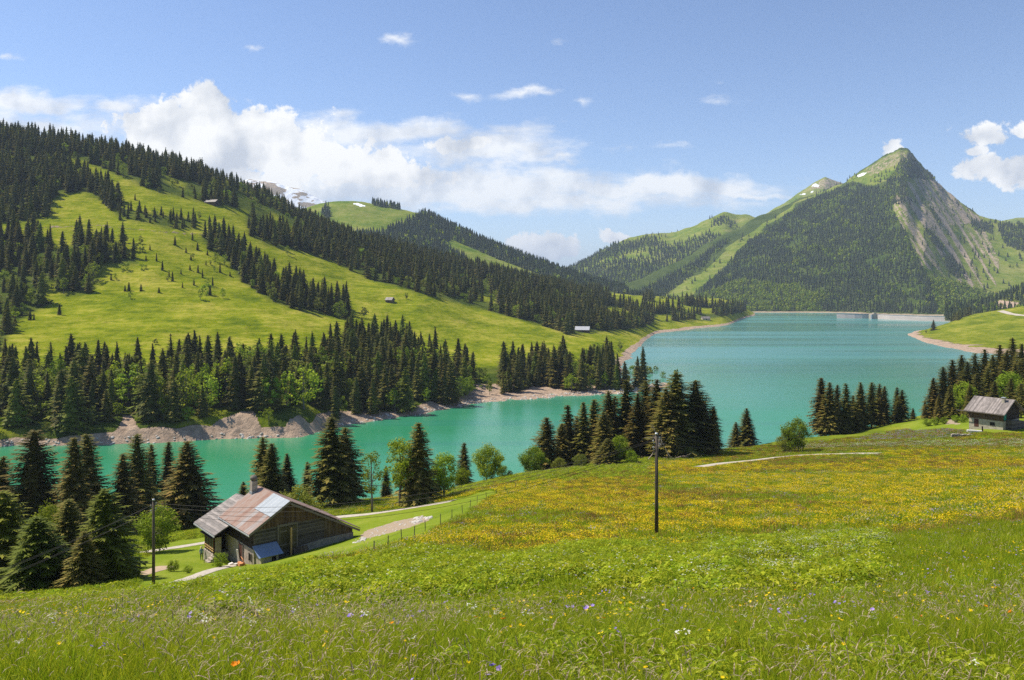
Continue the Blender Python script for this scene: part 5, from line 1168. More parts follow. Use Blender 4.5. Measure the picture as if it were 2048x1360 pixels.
for px, top, Y, pr, wd, lb, nm in [
    (312, 1012, 116, B_round, 1.15, 'round spreading olive green tree between left pole and big chalet', 'broadleaf_tree'),
    (590, 976, 128, B_bush, 1.1, 'round pale green bush showing over the chalet roof', 'bush'),
    (744, 903, 142, B_thin, 1.0, 'slender young tree with sparse yellow-green leaves by the gravel path', 'broadleaf_tree'),
    (800, 874, 145, B_tall, 1.0, 'tall slim yellow-green tree left of the lone dark spruce', 'broadleaf_tree'),
    (888, 906, 151, B_roun2, 1.05, 'bare-stemmed round green tree right of the lone dark spruce', 'broadleaf_tree'),
    (868, 935, 168, B_roun2, 1.0, 'low green tree behind the bare-stemmed one', 'broadleaf_tree'),
    (925, 935, 172, B_round, 1.0, 'low green tree wrapped round the foot of a small spruce', 'broadleaf_tree'),
    (978, 889, 174, B_round, 1.15, 'broad round green tree at the water, right end of the path row', 'broadleaf_tree'),
    (1004, 930, 178, B_bush2, 1.0, 'green bush leaning on the broad round tree at the water', 'bush'),
    (1020, 948, 176, B_bush, 1.0, 'little pale bush between the round trees at the water', 'bush'),
    (1066, 892, 190, B_round, 1.15, 'round green tree left of the big spruce clump', 'broadleaf_tree'),
    (1120, 915, 186, B_bush, 1.3, 'pale olive bush at the foot of the spruce clump, left one', 'bush'),
    (1160, 908, 186, B_bush, 1.3, 'pale olive bush at the foot of the spruce clump, right one', 'bush'),
    (1240, 872, 188, B_roun2, 1.2, 'fresh green tree growing in front of the spruce clump', 'broadleaf_tree'),
    (1262, 900, 186, B_bush2, 1.1, 'bright bush in the gap left of the dead branches', 'bush'),
    (1592, 836, 198, B_round, 1.05, 'round olive bush standing alone beside the upper gravel path', 'bush'),
    (1572, 862, 200, B_bush, .9, 'lower lobe on the left of the round olive bush', 'bush'),
    (640, 1000, 168, B_bush2, 1.1, 'dark green bush under the big double spruce', 'bush'),
    (1928, 765, 236, B_roun2, 1.0, 'bright green tree inside the wood left of the small chalet', 'broadleaf_tree'),
    (2020, 745, 246, B_roun2, 1.2, 'bright green tree inside the wood above the small chalet', 'broadleaf_tree'),
    (95, 1010, 120, B_round, 1.0, 'green broadleaved tree among the spruces of the left corner', 'broadleaf_tree'),
    (245, 1075, 96, B_bush2, 1.2, 'bush in the shade right of the light green spruce', 'bush')]:
    tree_top(px, top, Y, pr, wd, lb, 'tree' if nm == 'broadleaf_tree' else 'bush', nm, k=int(px), hmin=1.5)
tree_top(1216, 876, 187, SP_H[3], 2.0, 'wide low olive spruce in front of the big clump', k=7)
def garden(px, py, h, wd, lb, pr=None, sheet=N):
    P = sheet.hit(px, py); 
    if P: grow('bush', pr or B_garden, P, h, wd, lb, 'bush', None, int(px))
garden(440, 1135, 1.7, .95, 'clipped round garden bush at the foot of the chalet steps'); garden(345, 1143, 1.2, 1.1, 'round garden bush on the lawn left of the chalet steps')
garden(376, 1146, .8, 1.2, 'low leafy plant on the lawn beside the garden path'); garden(1855, 852, 2.0, 1.1, 'leftmost garden shrub beside the small right chalet')
garden(1872, 850, 2.1, 1.0, 'garden shrub second from left beside the small right chalet'); garden(1888, 848, 1.8, 1.0, 'garden shrub third from left beside the small right chalet')
garden(1912, 845, 2.0, 1.0, 'garden shrub left of the small chalet corner'); garden(1926, 845, 2.1, 1.0, 'garden shrub touching the small chalet corner')
garden(1976, 856, 1.2, 1.1, 'low clipped hedge bush in front of the small chalet, left end'); garden(1984, 856, 1.2, 1.1, 'low clipped hedge bush in front of the small chalet, right end'); garden(2017, 848, 1.8, 1.1, 'shrub by the drive right of the small chalet')

# dead tree with bleached limbs
dt = Part(); rd = random.Random(9)
def limb(p, d, L_, r_, dep):
    q = p + d * L_; mid = p.lerp(q, .5) + Vector((rd.uniform(-.1, .1), rd.uniform(-.1, .1), rd.uniform(-.05, .1))) * L_
    dt.tube([p, mid, q], [r_, r_ * .7, r_ * .4], 5)
    if dep: 
        for _ in range(3): limb(mid.lerp(q, rd.random()), (d + Vector((rd.uniform(-.8, .8), rd.uniform(-.5, .5), rd.uniform(-.6, .5)))).normalized(), L_ * .55, r_ * .45, dep - 1)
limb(Vector((0, 0, -.3)), Vector((.15, 0, 1)).normalized(), 6.0, .22, 2); limb(Vector((-2.2, .3, -.2)), Vector((.5, 0, .9)).normalized(), 4.0, .14, 2); limb(Vector((1.0, 0, 5.2)), Vector((.45, 0, -.9)).normalized(), 5.0, .12, 2); limb(Vector((.9, .2, 5.0)), Vector((-1, 0, .15)).normalized(), 3.0, .09, 1); limb(Vector((2.5, .3, 0)), Vector((1, .1, .25)).normalized(), 4.0, .1, 2)
P = N.z((1312 - 1024) / F * 193, 193); o = dt.build('dead_tree', flat_mat('bleached_wood', (.42, .33, .27)), None, label='bleached dead tree with broken grey limbs behind the middle utility pole', cat='dead tree'); o.location = ((1312 - 1024) / F * 193, 193, P)

# ------------------------------------------------------------------ poles, wires, fence, stones
M_pole = flat_mat('tarred_pole', (.095, .075, .055), .8, .3, 3, stretch=(1, 1, .2)); M_ins = flat_mat('insulator', (.55, .52, .48), .3, .1, spec=.6)
def pole(px, Y, top, r, label, kk):
    x = (px - 1024) / F * Y; z = N.z(x, Y); h = (HY - top) / F * Y - z
    e = empty('utility_pole', (x, Y, z - .3), 0, label=label, cat='utility pole', group='wooden poles of the overhead line')
    s = Part(); s.tube([(0, 0, 0), (0.01, 0, h * .5), (0, 0, h + .3)], [r, r * .9, r * .72], 12); s.build('shaft', M_pole, e, True)
    s = Part(); s.tube([(0, 0, h + .26), (0, 0, h + .40)], [r * .95, r * .6], 12); s.build('cap', M_tin, e, True)
    for i, (dx, dz) in enumerate([(.25, .45), (-.25, .70), (.25, .95), (-.25, 1.2)][:kk]):
        s = Part(); s.tube([(0, 0, h + .3 - dz), (dx, 0, h + .3 - dz), (dx, 0, h + .42 - dz)], [.02, .02, .02], 5); s.tube([(dx, 0, h + .42 - dz), (dx, 0, h + .50 - dz), (dx, 0, h + .56 - dz)], [.05, .055, .02], 8); s.build('insulator', M_ins, e)
    return Vector((x, Y, z + h))
T1 = pole(307, 76, 1000, .15, 'brown wooden utility pole at the meadow edge left of the big chalet', 4)
T2 = pole(1313, 62, 868, .15, 'brown wooden utility pole standing alone in the flower meadow', 4)
def wire(a, b, sag, label):
    s = Part(); n = 40
    pts = [a.lerp(b, i / n) - Vector((0, 0, 4 * sag * (i / n) * (1 - i / n))) for i in range(n + 1)]
    s.tube(pts, [.014] * (n + 1), 4); s.build('power_wire', M_dark, None, label=label, cat='wire', group='wires of the overhead line')
for i, (dx, dz) in enumerate([(.25, .3), (-.25, .55), (.25, .8), (-.25, 1.05)]):
    nm = ['topmost', 'second', 'third', 'lowest'][i]
    d_ = Vector((dx, 0, -dz))
    wire(T1 + d_, T2 + d_, 2.2 + .25 * i, nm + ' wire between the two utility poles, crossing the chalet roof')
    wire(T1 + d_, Vector((-70, 72, -33)) + d_, .9 + .1 * i, nm + ' wire running left from the pole near the chalet')
for i, (dx, dz) in enumerate([(.25, .3), (-.25, .8)]):
    d_ = Vector((dx, 0, -dz)); wire(T2 + d_, Vector((114, 184, -27.5)) + d_, 3.5, ['upper', 'lower'][i] + ' wire from the middle pole towards the small right chalet')
POSTS = [(748, 1112), (776, 1098), (804, 1084), (828, 1073), (851, 1062), (881, 1050), (904, 1038), (925, 1027), (940, 1016), (954, 1007), (973, 999), (992, 992), (1011, 985), (1031, 979), (1053, 972), (1087, 965), (1136, 950)]
rr_ = random.Random(3); M_fp = flat_mat('fence_wood', (.13, .11, .085))
PP = []
for k, (px, py) in enumerate(POSTS):
    P = N.hit(px, py); 
    if not P: continue
    s = Part(); h = rr_.uniform(.95, 1.25); s.tube([(0, 0, -.3), (rr_.uniform(-.1, .1), 0, h)], [.045, .038], 7)
    o = s.build('fence_post', M_fp, None, label='thin wooden post of the pasture fence along the flower meadow edge', cat='fence post', group='posts of the pasture fence'); o.location = P; PP.append(P + Vector((0, 0, h * .85)))
s = Part()
for a, b in zip(PP[:-1], PP[1:]): s.tube([a, a.lerp(b, .5) - Vector((0, 0, .05)), b], [.008] * 3, 3)
s.build('fence_wire', M_dark, None, label='thin wire strung along the pasture fence posts', cat='wire')

def rock_mesh(seed, s_):
    r = random.Random(seed); bm = bmesh.new(); bmesh.ops.create_icosphere(bm, subdivisions=2, radius=1)
    for v in bm.verts:
        n = float(fbm(np.array(v.co.x * 1.3 + seed), np.array(v.co.y * 1.3 + v.co.z), seed, 3)); v.co *= 1 + .35 * n
        v.co.z *= .6; v.co.x *= r.uniform(.97, 1.03)
    me = bpy.data.meshes.new('rock'); bm.to_mesh(me); bm.free(); me.materials.append(s_); return me
M_rock = flat_mat('pale_rock', (.50, .46, .41), .9, .2, 1.2, bump=.5)
ROCKS = [rock_mesh(i, M_rock) for i in range(4)]
coll_rk = proto_coll('rock_kinds', ROCKS)
rg = np.random.default_rng(4)
def heap(pixpoly, n, s0, s1, name, label, seed=0, sheet=N, n0=60000):
    P = sheet.scatter(n0, np.random.default_rng(seed), lambda px, py, x, y, z: inpoly(px, py, pixpoly) * (y < 1200) * (y > 50) * 1.0)
    P = P[:n]; 
    if len(P) == 0: return
    stuff_points(name, P, rg.integers(0, 4, len(P)), rg.uniform(s0, s1, len(P)) * rg.uniform(.5, 1, len(P)), rg, coll_rk, .3, label=label, cat='rubble')
heap([(818, 1046), (835, 1036), (860, 1033), (862, 1038), (840, 1044), (825, 1049)], 55, .2, .6, 'rubble', 'pale heap of field stones beside the strip of bare soil', 1, N, 400000)
heap([(700, 1088), (712, 1078), (728, 1076), (732, 1082), (714, 1090)], 18, .15, .4, 'rubble', 'few pale stones at the far right corner of the big chalet', 2, N, 400000)
heap([(735, 1062), (790, 1044), (850, 1032), (855, 1040), (812, 1056), (740, 1078)], 120, .06, .22, 'gravel', 'small stones scattered over the strip of bare soil', 3, N, 400000)
heap([(0, 880), (640, 862), (700, 840), (940, 800), (1240, 778), (1330, 765), (1330, 782), (1000, 806), (900, 832), (700, 856), (640, 876), (0, 896)], 1600, .25, 1.1, 'shore_rubble', 'stones and boulders along the bare far shore', 5, H, 500000)

# ------------------------------------------------------------------ the person by the steps
def person(loc, rz, label):
    bm = bmesh.new(); V_ = {}; R_ = {}
    J = {'hip': (0, 0, .95, .135), 'waist': (0, 0, 1.10, .125), 'chest': (0, .01, 1.30, .155), 'neckb': (0, 0, 1.46, .075), 'neck': (0, -.01, 1.53, .052), 'head': (0, -.02, 1.63, .085), 'crown': (0, -.01, 1.73, .07)}
    for s_, n in ((-1, 'l'), (1, 'r')):
        J['h' + n] = (.09 * s_, 0, .90, .095); J['k' + n] = (.10 * s_, -.02, .50, .062); J['a' + n] = (.10 * s_, .02, .09, .042); J['t' + n] = (.11 * s_, -.15, .035, .036)
        J['s' + n] = (.18 * s_, 0, 1.40, .060); J['e' + n] = (.25 * s_, .03, 1.13, .042); J['w' + n] = (.22 * s_, -.13, .96, .028); J['p' + n] = (.215 * s_, -.17, .91, .030)
        for f in range(5):
            a = -.035 + .0175 * f; th = f == 0
            J['f%d' % f + n] = (.215 * s_ + a * .8, -.19 - (0 if th else .012), .86 + (.02 if th else 0), .010); J['g%d' % f + n] = (.215 * s_ + a, -.185 - (.02 if th else .0), .82 + (.03 if th else .006 * abs(f - 2.5)), .008)
    for k, (x, y, z, r) in J.items(): V_[k] = bm.verts.new((x, y, z)); R_[k] = r
    E_ = [('hip', 'waist'), ('waist', 'chest'), ('chest', 'neckb'), ('neckb', 'neck'), ('neck', 'head'), ('head', 'crown')]
    for n in 'lr': E_ += [('hip', 'h' + n), ('h' + n, 'k' + n), ('k' + n, 'a' + n), ('a' + n, 't' + n), ('chest', 's' + n), ('s' + n, 'e' + n), ('e' + n, 'w' + n), ('w' + n, 'p' + n)] + [('p' + n, 'f%d' % f + n) for f in range(5)] + [('f%d' % f + n, 'g%d' % f + n) for f in range(5)]
    for a, b in E_: bm.edges.new((V_[a], V_[b]))
    bm.verts.index_update(); me = bpy.data.meshes.new('person'); order_ = list(J); bm.to_mesh(me); bm.free()
    m, t, p, o_ = new_mat('person_clothes')
    gz = t.node('ShaderNodeSeparateXYZ'); t.put(gz.inputs[0], t.node('ShaderNodeTexCoord').outputs['Object'])
    c = t.mix(t.step(gz.outputs[2], .93, .95), (.05, .06, .09), (.20, .30, .42)); c = t.mix(t.step(gz.outputs[2], 1.49, 1.51), c, (.55, .33, .24))
    ax_ = t.m('ABSOLUTE', gz.outputs[0]); hand = t.m('MULTIPLY', t.step(ax_, .165, .18), t.m('LESS_THAN', gz.outputs[2], 1.05)); c = t.mix(hand, c, (.55, .33, .24)); c = t.mix(t.step(gz.outputs[2], .085, .08), c, (.03, .025, .02))
    t.put(p.inputs['Base Color'], c); me.materials.append(m)
    o = link('person', me, None, label=label, cat='person'); o.location = loc; o.rotation_euler = (0, 0, rz)
    sk = o.modifiers.new('skin', 'SKIN'); 
    if not me.skin_vertices: 
        bpy.context.view_layer.objects.active = o
    lay = me.skin_vertices[0].data if me.skin_vertices else None
    if lay:
        for i, k in enumerate(order_): lay[i].radius = (R_[k] * (1.25 if k in ('chest', 'waist', 'hip') else 1), R_[k] * (.8 if k in ('chest', 'waist') else 1))
        lay[0].use_root = True
    sk.use_smooth_shade = True; ss = o.modifiers.new('sub', 'SUBSURF'); ss.levels = 1; ss.render_levels = 2
    h_ = Part(); h_.tube([(0, 0, 1.70), (0, 0, 1.712)], [.19, .19], 16); h_.tube([(0, 0, 1.712), (0, 0, 1.77), (0, 0, 1.82)], [.105, .10, .05], 16); h_.build('sun_hat', flat_mat('straw', (.62, .50, .30)), o, True)
    f_ = Part(); f_.tube([(0, -.125, 1.60), (0, -.10, 1.64)], [.014, .010], 6)
    for s_ in (-1, 1): f_.tube([(.033 * s_, -.105, 1.645), (.033 * s_, -.113, 1.645)], [.010, .008], 6)
    f_.build('face', flat_mat('skin', (.50, .30, .22)), o)
    return o
P = N.hit(403, 1120); person(P, .4, 'person in straw hat and blue top standing on the lawn below the chalet steps')
# ------------------------------------------------------------------ meadow plants
M_blade = leaf_mat('grass_blades', (0.085, 0.150, 0.006), (0.285, 0.375, 0.010), (0.580, 0.570, 0.045), 0.50, .35)
M_herb = leaf_mat('herb_leaves', (0.120, 0.190, 0.008), (0.280, 0.360, 0.012), (0.500, 0.520, 0.040), 0.45, .3)
M_seed = leaf_mat('seed_heads', (0.12, 0.085, 0.045), (0.27, 0.20, 0.11), (0.60, 0.50, 0.32), 0.2, .3)
M_yel = leaf_mat('buttercup_petals', (0.66, 0.42, 0.004), (0.82, 0.57, 0.006), (0.88, 0.68, 0.01), 0.25, .1, .4)
M_ora = leaf_mat('orange_petals', (0.70, 0.22, 0.004), (0.80, 0.28, 0.006), (0.85, 0.34, 0.01), 0.2, .1)
M_whi = leaf_mat('white_petals', (0.62, 0.60, 0.52), (0.72, 0.70, 0.62), (0.80, 0.78, 0.72), 0.25, .05)
M_pur = leaf_mat('purple_petals', (0.22, 0.15, 0.50), (0.34, 0.24, 0.60), (0.50, 0.36, 0.58), 0.2, .1)
M_red = leaf_mat('sorrel_spikes', (0.24, 0.11, 0.04), (0.36, 0.18, 0.06), (0.46, 0.27, 0.10), 0.2, .2)
GM = [M_blade, M_seed, M_yel, M_whi, M_pur, M_red, M_herb, M_ora]

def blade(c, r, x, y, h, w_, lean, seg=3, mi=0, tint=None, z0=0):
    a = r.uniform(0, 6.28); la = r.uniform(0, 6.28); lx, ly = math.cos(la) * lean * h, math.sin(la) * lean * h
    tx, ty = math.cos(a) * w_ / 2, math.sin(a) * w_ / 2; t = r.uniform(0, 1) if tint is None else tint; prev = None
    for i in range(seg + 1):
        s = i / seg; p = (x + lx * s * s, y + ly * s * s, z0 + h * (s - .18 * lean * s * s)); k = 1 - s * .85
        cur = ((p[0] - tx * k, p[1] - ty * k, p[2]), (p[0] + tx * k, p[1] + ty * k, p[2]))
        if prev: c.poly((prev[0], prev[1], cur[1], cur[0]), mi, t)
        prev = cur
    return x + lx, y + ly, z0 + h * (1 - .18 * lean)
def flower(c, r, p, s_, mi, n=5):
    tl = Vector((r.uniform(-.5, .5), r.uniform(-.5, .5), 1)).normalized(); u = tl.orthogonal().normalized(); v = tl.cross(u); p = Vector(p)
    for k in range(n):
        a = 6.283 * k / n; d = u * math.cos(a) + v * math.sin(a); e = u * math.cos(a + .6) + v * math.sin(a + .6); f = u * math.cos(a - .6) + v * math.sin(a - .6)
        c.poly((p, p + f * s_ * .8 + tl * s_ * .2, p + d * s_ * 1.05 + tl * s_ * .35, p + e * s_ * .8 + tl * s_ * .2), mi, r.random())
def spike(c, r, p, L_, w_, mi, arc=.5, n=7):
    """nodding grass head made of small spikelets"""
    a = r.uniform(0, 6.28); p = Vector(p); d = Vector((math.cos(a) * arc, math.sin(a) * arc, 1)).normalized(); sdv = Vector((-d.y, d.x, .1)).normalized()
    for i in range(n):
        d = (d + Vector((math.cos(a) * .12 * arc, math.sin(a) * .12 * arc, -.16 * arc))).normalized(); q = p + d * (L_ / n)
        for sg in (-1, 1): c.poly((p, p + sdv * sg * w_ * (1 - abs(i / n - .4)) + d * L_ / n * .7, q + d * L_ / n * .5), mi, r.uniform(.1, 1))
        p = q
def tuft(seed, rad, nb, h, w_, seg=3, lean=.5, heads=0, fl=None, nf=0, fs=.01, fh=.9, hl=.07, hw=.006):
    r = random.Random(seed); c = Soup()
    for i in range(nb):
        a = r.uniform(0, 6.28); q = rad * math.sqrt(r.random()); blade(c, r, math.cos(a) * q, math.sin(a) * q, h * r.uniform(.5, 1.1), w_ * r.uniform(.6, 1.3), lean * r.uniform(.2, 1.5), seg)
    for i in range(heads):
        a = r.uniform(0, 6.28); q = rad * math.sqrt(r.random()); e = blade(c, r, math.cos(a) * q, math.sin(a) * q, h * r.uniform(1.1, 1.6), w_ * .4, lean * .5, seg, 0, .8); spike(c, r, e, hl * r.uniform(.7, 1.4), hw, 1, r.uniform(.2, 1.2))
    for i in range(nf):
        a = r.uniform(0, 6.28); q = rad * math.sqrt(r.random()); e = blade(c, r, math.cos(a) * q, math.sin(a) * q, h * fh * r.uniform(.8, 1.25), w_ * .4, lean * .4, max(1, seg - 1), 0, .4)
        if fl == 5: spike(c, r, (e[0], e[1], e[2] - hl * .5), hl, hw, 5, .15, 5)
        else: flower(c, r, e, fs * r.uniform(.7, 1.3), fl, 5 if seg > 1 else 3)
    return c.mesh('tuft', GM)
def herb(seed, rad, h, nl, ls, fl=None, nf=0, fs=.02, mi=6):
    r = random.Random(seed); c = Soup()
    for i in range(nl):
        a = r.uniform(0, 6.28); q = rad * math.sqrt(r.random()); zz = h * (1 - (q / rad) ** 2 * .6) * r.uniform(.25, 1.05); p = Vector((math.cos(a) * q, math.sin(a) * q, zz))
        n_ = Vector((math.cos(a) * .5 + r.uniform(-.6, .6), math.sin(a) * .5 + r.uniform(-.6, .6), 1)).normalized(); u = n_.orthogonal().normalized(); v = n_.cross(u); an = r.uniform(0, 6.28); uu = u * math.cos(an) + v * math.sin(an); vv = n_.cross(uu); s_ = ls * r.uniform(.6, 1.3); t = r.random()
        c.poly((p - uu * s_, p - uu * s_ * .1 + vv * s_ * .45 + n_ * s_ * .15, p + uu * s_), mi, t); c.poly((p - uu * s_, p + uu * s_, p - uu * s_ * .1 - vv * s_ * .45 + n_ * s_ * .15), mi, min(1, t + .15))
    for i in range(int(nl * .12)): 
        a = r.uniform(0, 6.28); q = rad * math.sqrt(r.random()); blade(c, r, math.cos(a) * q, math.sin(a) * q, h * r.uniform(.7, 1.25), ls * .18, .5, 2)
    for i in range(nf):
        a = r.uniform(0, 6.28); q = rad * math.sqrt(r.random()); e = (math.cos(a) * q, math.sin(a) * q, h * (1.05 - (q / rad) ** 2 * .5) * r.uniform(.9, 1.15))
        for k in range(5 if fl == 3 else 1): flower(c, r, (e[0] + r.uniform(-1, 1) * fs * 2.5, e[1] + r.uniform(-1, 1) * fs * 2.5, e[2] + r.uniform(-.5, .5) * fs), fs * r.uniform(.7, 1.3), fl)
    return c.mesh('herb', GM)
def umbel(seed, h, mi, fs, n, spread):
    r = random.Random(seed); c = Soup(); e = blade(c, r, 0, 0, h, .006, .15, 3, 0, .4)
    for k in range(n):
        a = r.uniform(0, 6.28); q = spread * math.sqrt(r.random()); t_ = (e[0] + math.cos(a) * q, e[1] + math.sin(a) * q, e[2] + r.uniform(0, .4) * spread); c.poly(((e[0], e[1], e[2] - spread), (e[0] + .002, e[1], e[2] - spread), t_), 0, .4); flower(c, r, t_, fs * r.uniform(.7, 1.3), mi)
    return c.mesh('flower', GM)

near_m = [tuft(1, .13, 50, .26, .0055), tuft(2, .13, 48, .31, .005, lean=.35), tuft(3, .15, 50, .22, .006, lean=.8), tuft(4, .13, 50, .28, .005, lean=.7, heads=4, hl=.05, hw=.0035), tuft(5, .14, 48, .27, .005, lean=.6, heads=7, hl=.055, hw=.004), herb(6, .16, .17, 70, .026), herb(7, .18, .24, 70, .028)]
fl_m = [umbel(20, .34, 2, .011, 1, .001), umbel(21, .36, 2, .011, 3, .05), umbel(22, .34, 3, .006, 9, .035), umbel(23, .36, 3, .0065, 12, .04), umbel(24, .33, 4, .016, 2, .04), umbel(25, .30, 7, .014, 2, .02), umbel(26, .36, 4, .013, 4, .05)]
mid_m = [tuft(30, .32, 90, .30, .014, 2), tuft(31, .32, 90, .36, .013, 2, .4), tuft(32, .32, 84, .30, .013, 2, heads=3, hl=.08, hw=.008), tuft(33, .32, 80, .32, .013, 2, heads=6, hl=.08, hw=.008),
         tuft(34, .34, 70, .32, .014, 2, fl=2, nf=9, fs=.022), tuft(35, .34, 66, .32, .014, 2, fl=5, nf=12, hl=.12, hw=.014), herb(36, .48, .42, 230, .055), herb(37, .55, .58, 250, .062), herb(38, .5, .46, 200, .055, 3, 15, .010), tuft(39, .34, 66, .32, .014, 2, fl=4, nf=6, fs=.022), herb(40, .42, .28, 180, .048), herb(41, .5, .5, 200, .055, 3, 6, .011)]
far_m = [tuft(50, .65, 70, .36, .045, 1, .9), tuft(51, .65, 70, .40, .042, 1, .7), tuft(52, .65, 60, .34, .042, 1, .9, fl=2, nf=48, fs=.042), tuft(53, .65, 60, .34, .042, 1, .9, fl=2, nf=15, fs=.038), tuft(54, .65, 56, .34, .042, 1, .9, fl=5, nf=26, hl=.20, hw=.03),
         tuft(55, .65, 56, .34, .042, 1, .9, fl=3, nf=22, fs=.036), tuft(56, .65, 56, .34, .042, 1, .9, fl=4, nf=15, fs=.040), tuft(57, .65, 60, .38, .040, 1, .8, heads=12, hl=.16, hw=.024), herb(58, .7, .45, 100, .13)]
rg = np.random.default_rng(21)
def band_pts(n, Y0, Y1, px0=-80, px1=2130):
    Y = np.sqrt(rg.uniform(Y0 * Y0, Y1 * Y1, n)); px = rg.uniform(px0, px1, n); x = (px - 1024) / F * Y
    z = np.array([N.z(a, b) or -999 for a, b in zip(x, Y)]); ok = z > -900
    return np.stack([x, Y, z], 1)[ok]
def pix(P): return 1024 + P[:, 0] / P[:, 1] * F, HY - P[:, 2] / P[:, 1] * F
# close grass
P = np.concatenate([band_pts(13500, 2.6, 17), band_pts(700, 2.2, 4.5, -1200, 3300)])
n1 = fbm(P[:, 0] / 1.3, P[:, 1] / 1.3, 5, 3); u = rg.random(len(P))
k = np.where((n1 > .30) & (u < .7), np.where(u < .35, 5, 6), np.where(n1 < .0, np.where(u < .6, 4, 3), (u * 3.6).astype(int)))
k = np.where((P[:, 1] > 8) & ((k == 3) | (k == 4)) & (rg.random(len(P)) < .8), (u * 2.9).astype(int), k)
stuff_points('meadow_grass', P, k, rg.uniform(.75, 1.3, len(P)) * (1 - .15 * (k > 4)), rg, proto_coll('close_grass_kinds', near_m), .08, label='tall green meadow grass with seed heads at the bottom of the photo', cat='grass')
P = band_pts(1500, 2.6, 26); n1 = fbm(P[:, 0] / 2.5, P[:, 1] / 2.5, 8, 3); u = rg.random(len(P)); px, py = pix(P)
k = np.where(u < .42, (u * 4.7).astype(int), np.where(u < .74, 2 + (u * 50).astype(int) % 2, np.where(u < .93, 4 + 2 * ((u * 100).astype(int) % 2), 5)))
stuff_points('meadow_flowers', P, k, rg.uniform(.75, 1.2, len(P)), rg, proto_coll('flower_kinds', fl_m), .12, label='scattered yellow, white and violet wildflowers in the near meadow', cat='wildflowers')
# middle ground with leafy thickets
P = band_pts(18500, 9.5, 52); px, py = pix(P); n1 = fbm(P[:, 0] / 5, P[:, 1] / 5, 12, 4); u = rg.random(len(P))
th = sstep(px, 560, 800) * (1 - sstep(px, 1720, 1900)) * sstep(P[:, 1], 15, 21) * (1 - sstep(P[:, 1], 46, 52)) * .75 + .15 + n1 * .9 + .25 * sstep(px, 250, 300) * (1 - sstep(px, 640, 700)) * sstep(P[:, 1], 18, 24)
whi = inpoly(px, py, [(1380, 1180), (1400, 1130), (1560, 1100), (1640, 1070), (1760, 1080), (1800, 1110), (1700, 1140), (1560, 1190)]) | inpoly(px, py, [(1850, 1090), (1900, 1040), (2060, 1000), (2060, 1060)])
k = np.where(th > .62, np.where(whi & (u < .55) & (fbm(P[:, 0] / 1.7, P[:, 1] / 1.7, 91, 3) > -.02), 8, np.where(u < .12, 11, np.where(u < .45, 6, np.where(u < .8, 7, 10)))), np.where(th > .35, np.where(u < .3, 10, np.where(u < .6, 0, np.where(u < .8, 1, 2))), np.where(u < .30, 0, np.where(u < .55, 1, np.where(u < .75, 2, np.where(u < .93, 3, np.where(u < .96, 4, 9)))))))
k = np.where((P[:, 1] > 42) & (th < .6) & (u > .6), 5, k); k = np.where((P[:, 1] > 44) & (th < .6) & (u < .3), 4, k)
k = np.where((P[:, 1] < 24) & ((k == 2) | (k == 3)) & (rg.random(len(P)) < .75), (u * 2.0).astype(int), k)
k = np.where((px + 160 * n1 > 1790) & (k >= 6) & (k != 9) & (P[:, 1] < 40), (u * 3.9).astype(int), k)
lawn = inpoly(px, py, LAWN) & (P[:, 1] > 58)
stuff_points('meadow_herbs', P[~lawn], k[~lawn], (rg.uniform(.7, 1.25, len(P)) * (1 + .35 * np.clip(n1, 0, 1)))[~lawn], rg, proto_coll('middle_grass_kinds', mid_m), .08, label='thick leafy herbs and rough grass on the hump of the near meadow', cat='undergrowth')
# flower meadow beyond
P = band_pts(64000, 48, 222); px, py = pix(P)
lawn = (inpoly(px, py, LAWN) & (P[:, 1] > 58)) | (inpoly(px, py, LAWN2) & (P[:, 1] > 170)) | inpoly(px, py, DIRT)
near_road = np.zeros(len(P), bool)
for Q in (road1, road2):
    for q in Q[::2]: near_road |= (np.abs(P[:, 0] - q[0]) < 2.0) & (P[:, 1] - q[1] < 2.0) & (P[:, 1] - q[1] > -4.5)
house = (np.abs(P[:, 0] + 30) < 16) & (np.abs(P[:, 1] - 106) < 17) & (px < 730)
ok = ~lawn & ~near_road & ~house; P = P[ok]; px = px[ok]; py = py[ok]; u = rg.random(len(P))
s1 = fbm((P[:, 0] + .35 * P[:, 1]) / 13, P[:, 1] / 24, 61, 5); s2 = fbm(P[:, 0] / 15, P[:, 1] / 26, 64, 4); s3 = fbm(P[:, 0] / 5, P[:, 1] / 4, 66, 3)
inmead = sstep(px, 640, 860) * (P[:, 1] < 190)
yel = inmead * np.clip(0.55 + 2.0 * s1 + .7 * s3, .03, 1.0); red = inmead * np.clip(.14 + 1.6 * s2, 0, .9)
upper = inpoly(px, py, [(1400, 925), (1620, 850), (1900, 850), (2060, 862), (2060, 900), (1600, 905), (1420, 930)])
yel = np.where(upper, .10 + .25 * (s1 > .2), yel); red = np.where(upper, .75, red)
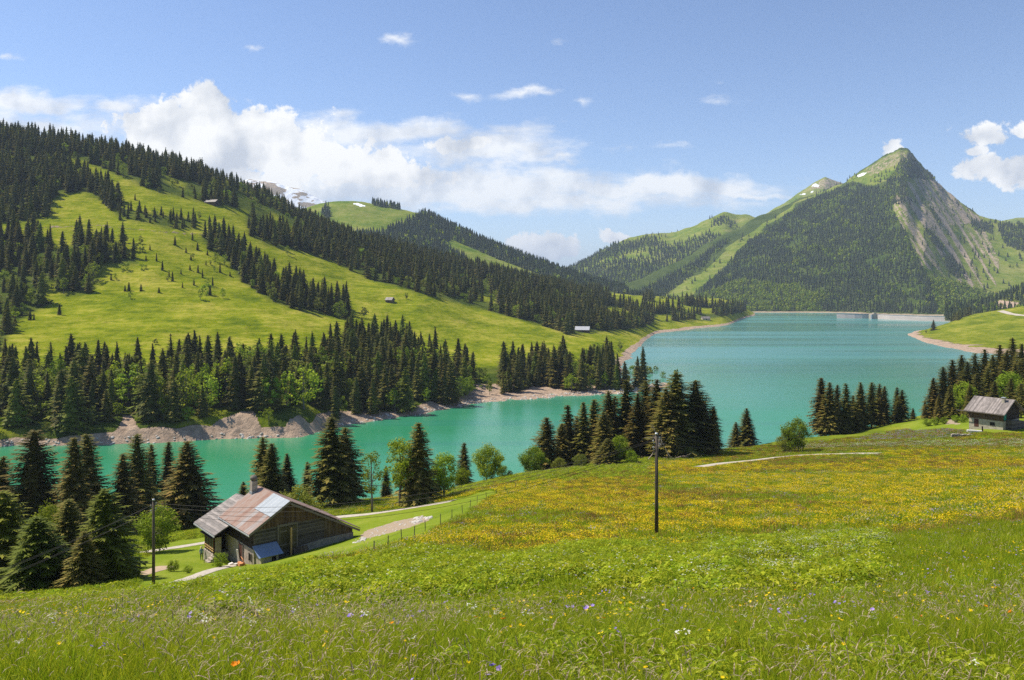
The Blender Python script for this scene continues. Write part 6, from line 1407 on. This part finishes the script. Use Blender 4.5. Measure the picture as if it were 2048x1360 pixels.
whb = inpoly(px, py, [(1560, 905), (1620, 888), (1760, 885), (2060, 878), (2060, 896), (1800, 893), (1620, 898)])
pub = inpoly(px, py, [(1700, 882), (1780, 862), (1860, 855), (1960, 866), (1900, 878)])
k = np.where(u < yel * .52, np.where(s3 + s1 > -.15, 2, 3), np.where(u > 1 - red * .40, 4, np.where(u < .85, (u * 40).astype(int) % 2, 7)))
k = np.where(whb & (u < .7), 5, k); k = np.where(pub & (u < .6), 6, k); k = np.where((k < 2) & (rg.random(len(P)) < .05), 5 + rg.integers(0, 2, len(P)), k)
left = px < 640; k = np.where(left, np.where(u < .5, 0, np.where(u < .8, 8, 1)), k)
verge = (P[:, 1] > 150) & (px < 1300) & (px > 900); k = np.where(verge & (u < .5), 8, k)
stuff_points('flower_meadow', P, k, rg.uniform(.8, 1.25, len(P)), rg, proto_coll('far_grass_kinds', far_m), .06, label='meadow coloured by masses of yellow buttercups and rusty sorrel', cat='flower meadow')
# ------------------------------------------------------------------ air
def add_haze(x0, x1, y0, y1, z0, z1, dens):
    me = bpy.data.meshes.new('haze')
    v = [(x0, y0, z0), (x1, y0, z0), (x1, y1, z0), (x0, y1, z0), (x0, y0, z1), (x1, y0, z1), (x1, y1, z1), (x0, y1, z1)]
    me.from_pydata(v, [], [(0, 3, 2, 1), (4, 5, 6, 7), (0, 1, 5, 4), (1, 2, 6, 5), (2, 3, 7, 6), (3, 0, 4, 7)])
    m = bpy.data.materials.new('air'); m.use_nodes = True; t = NT(m.node_tree); t.n.clear()
    o = t.node('ShaderNodeOutputMaterial'); p = t.node('ShaderNodeVolumePrincipled'); t.l.new(p.outputs[0], o.inputs['Volume'])
    p.inputs['Color'].default_value = (0.66, 0.80, 1.0, 1); p.inputs['Density'].default_value = dens; p.inputs['Anisotropy'].default_value = 0.0
    me.materials.append(m); ob = bpy.data.objects.new('haze', me); COL.objects.link(ob); ob['kind'] = 'stuff'
add_haze(-31000, 31000, -31000, 31000, -86, 900, 0.00006)
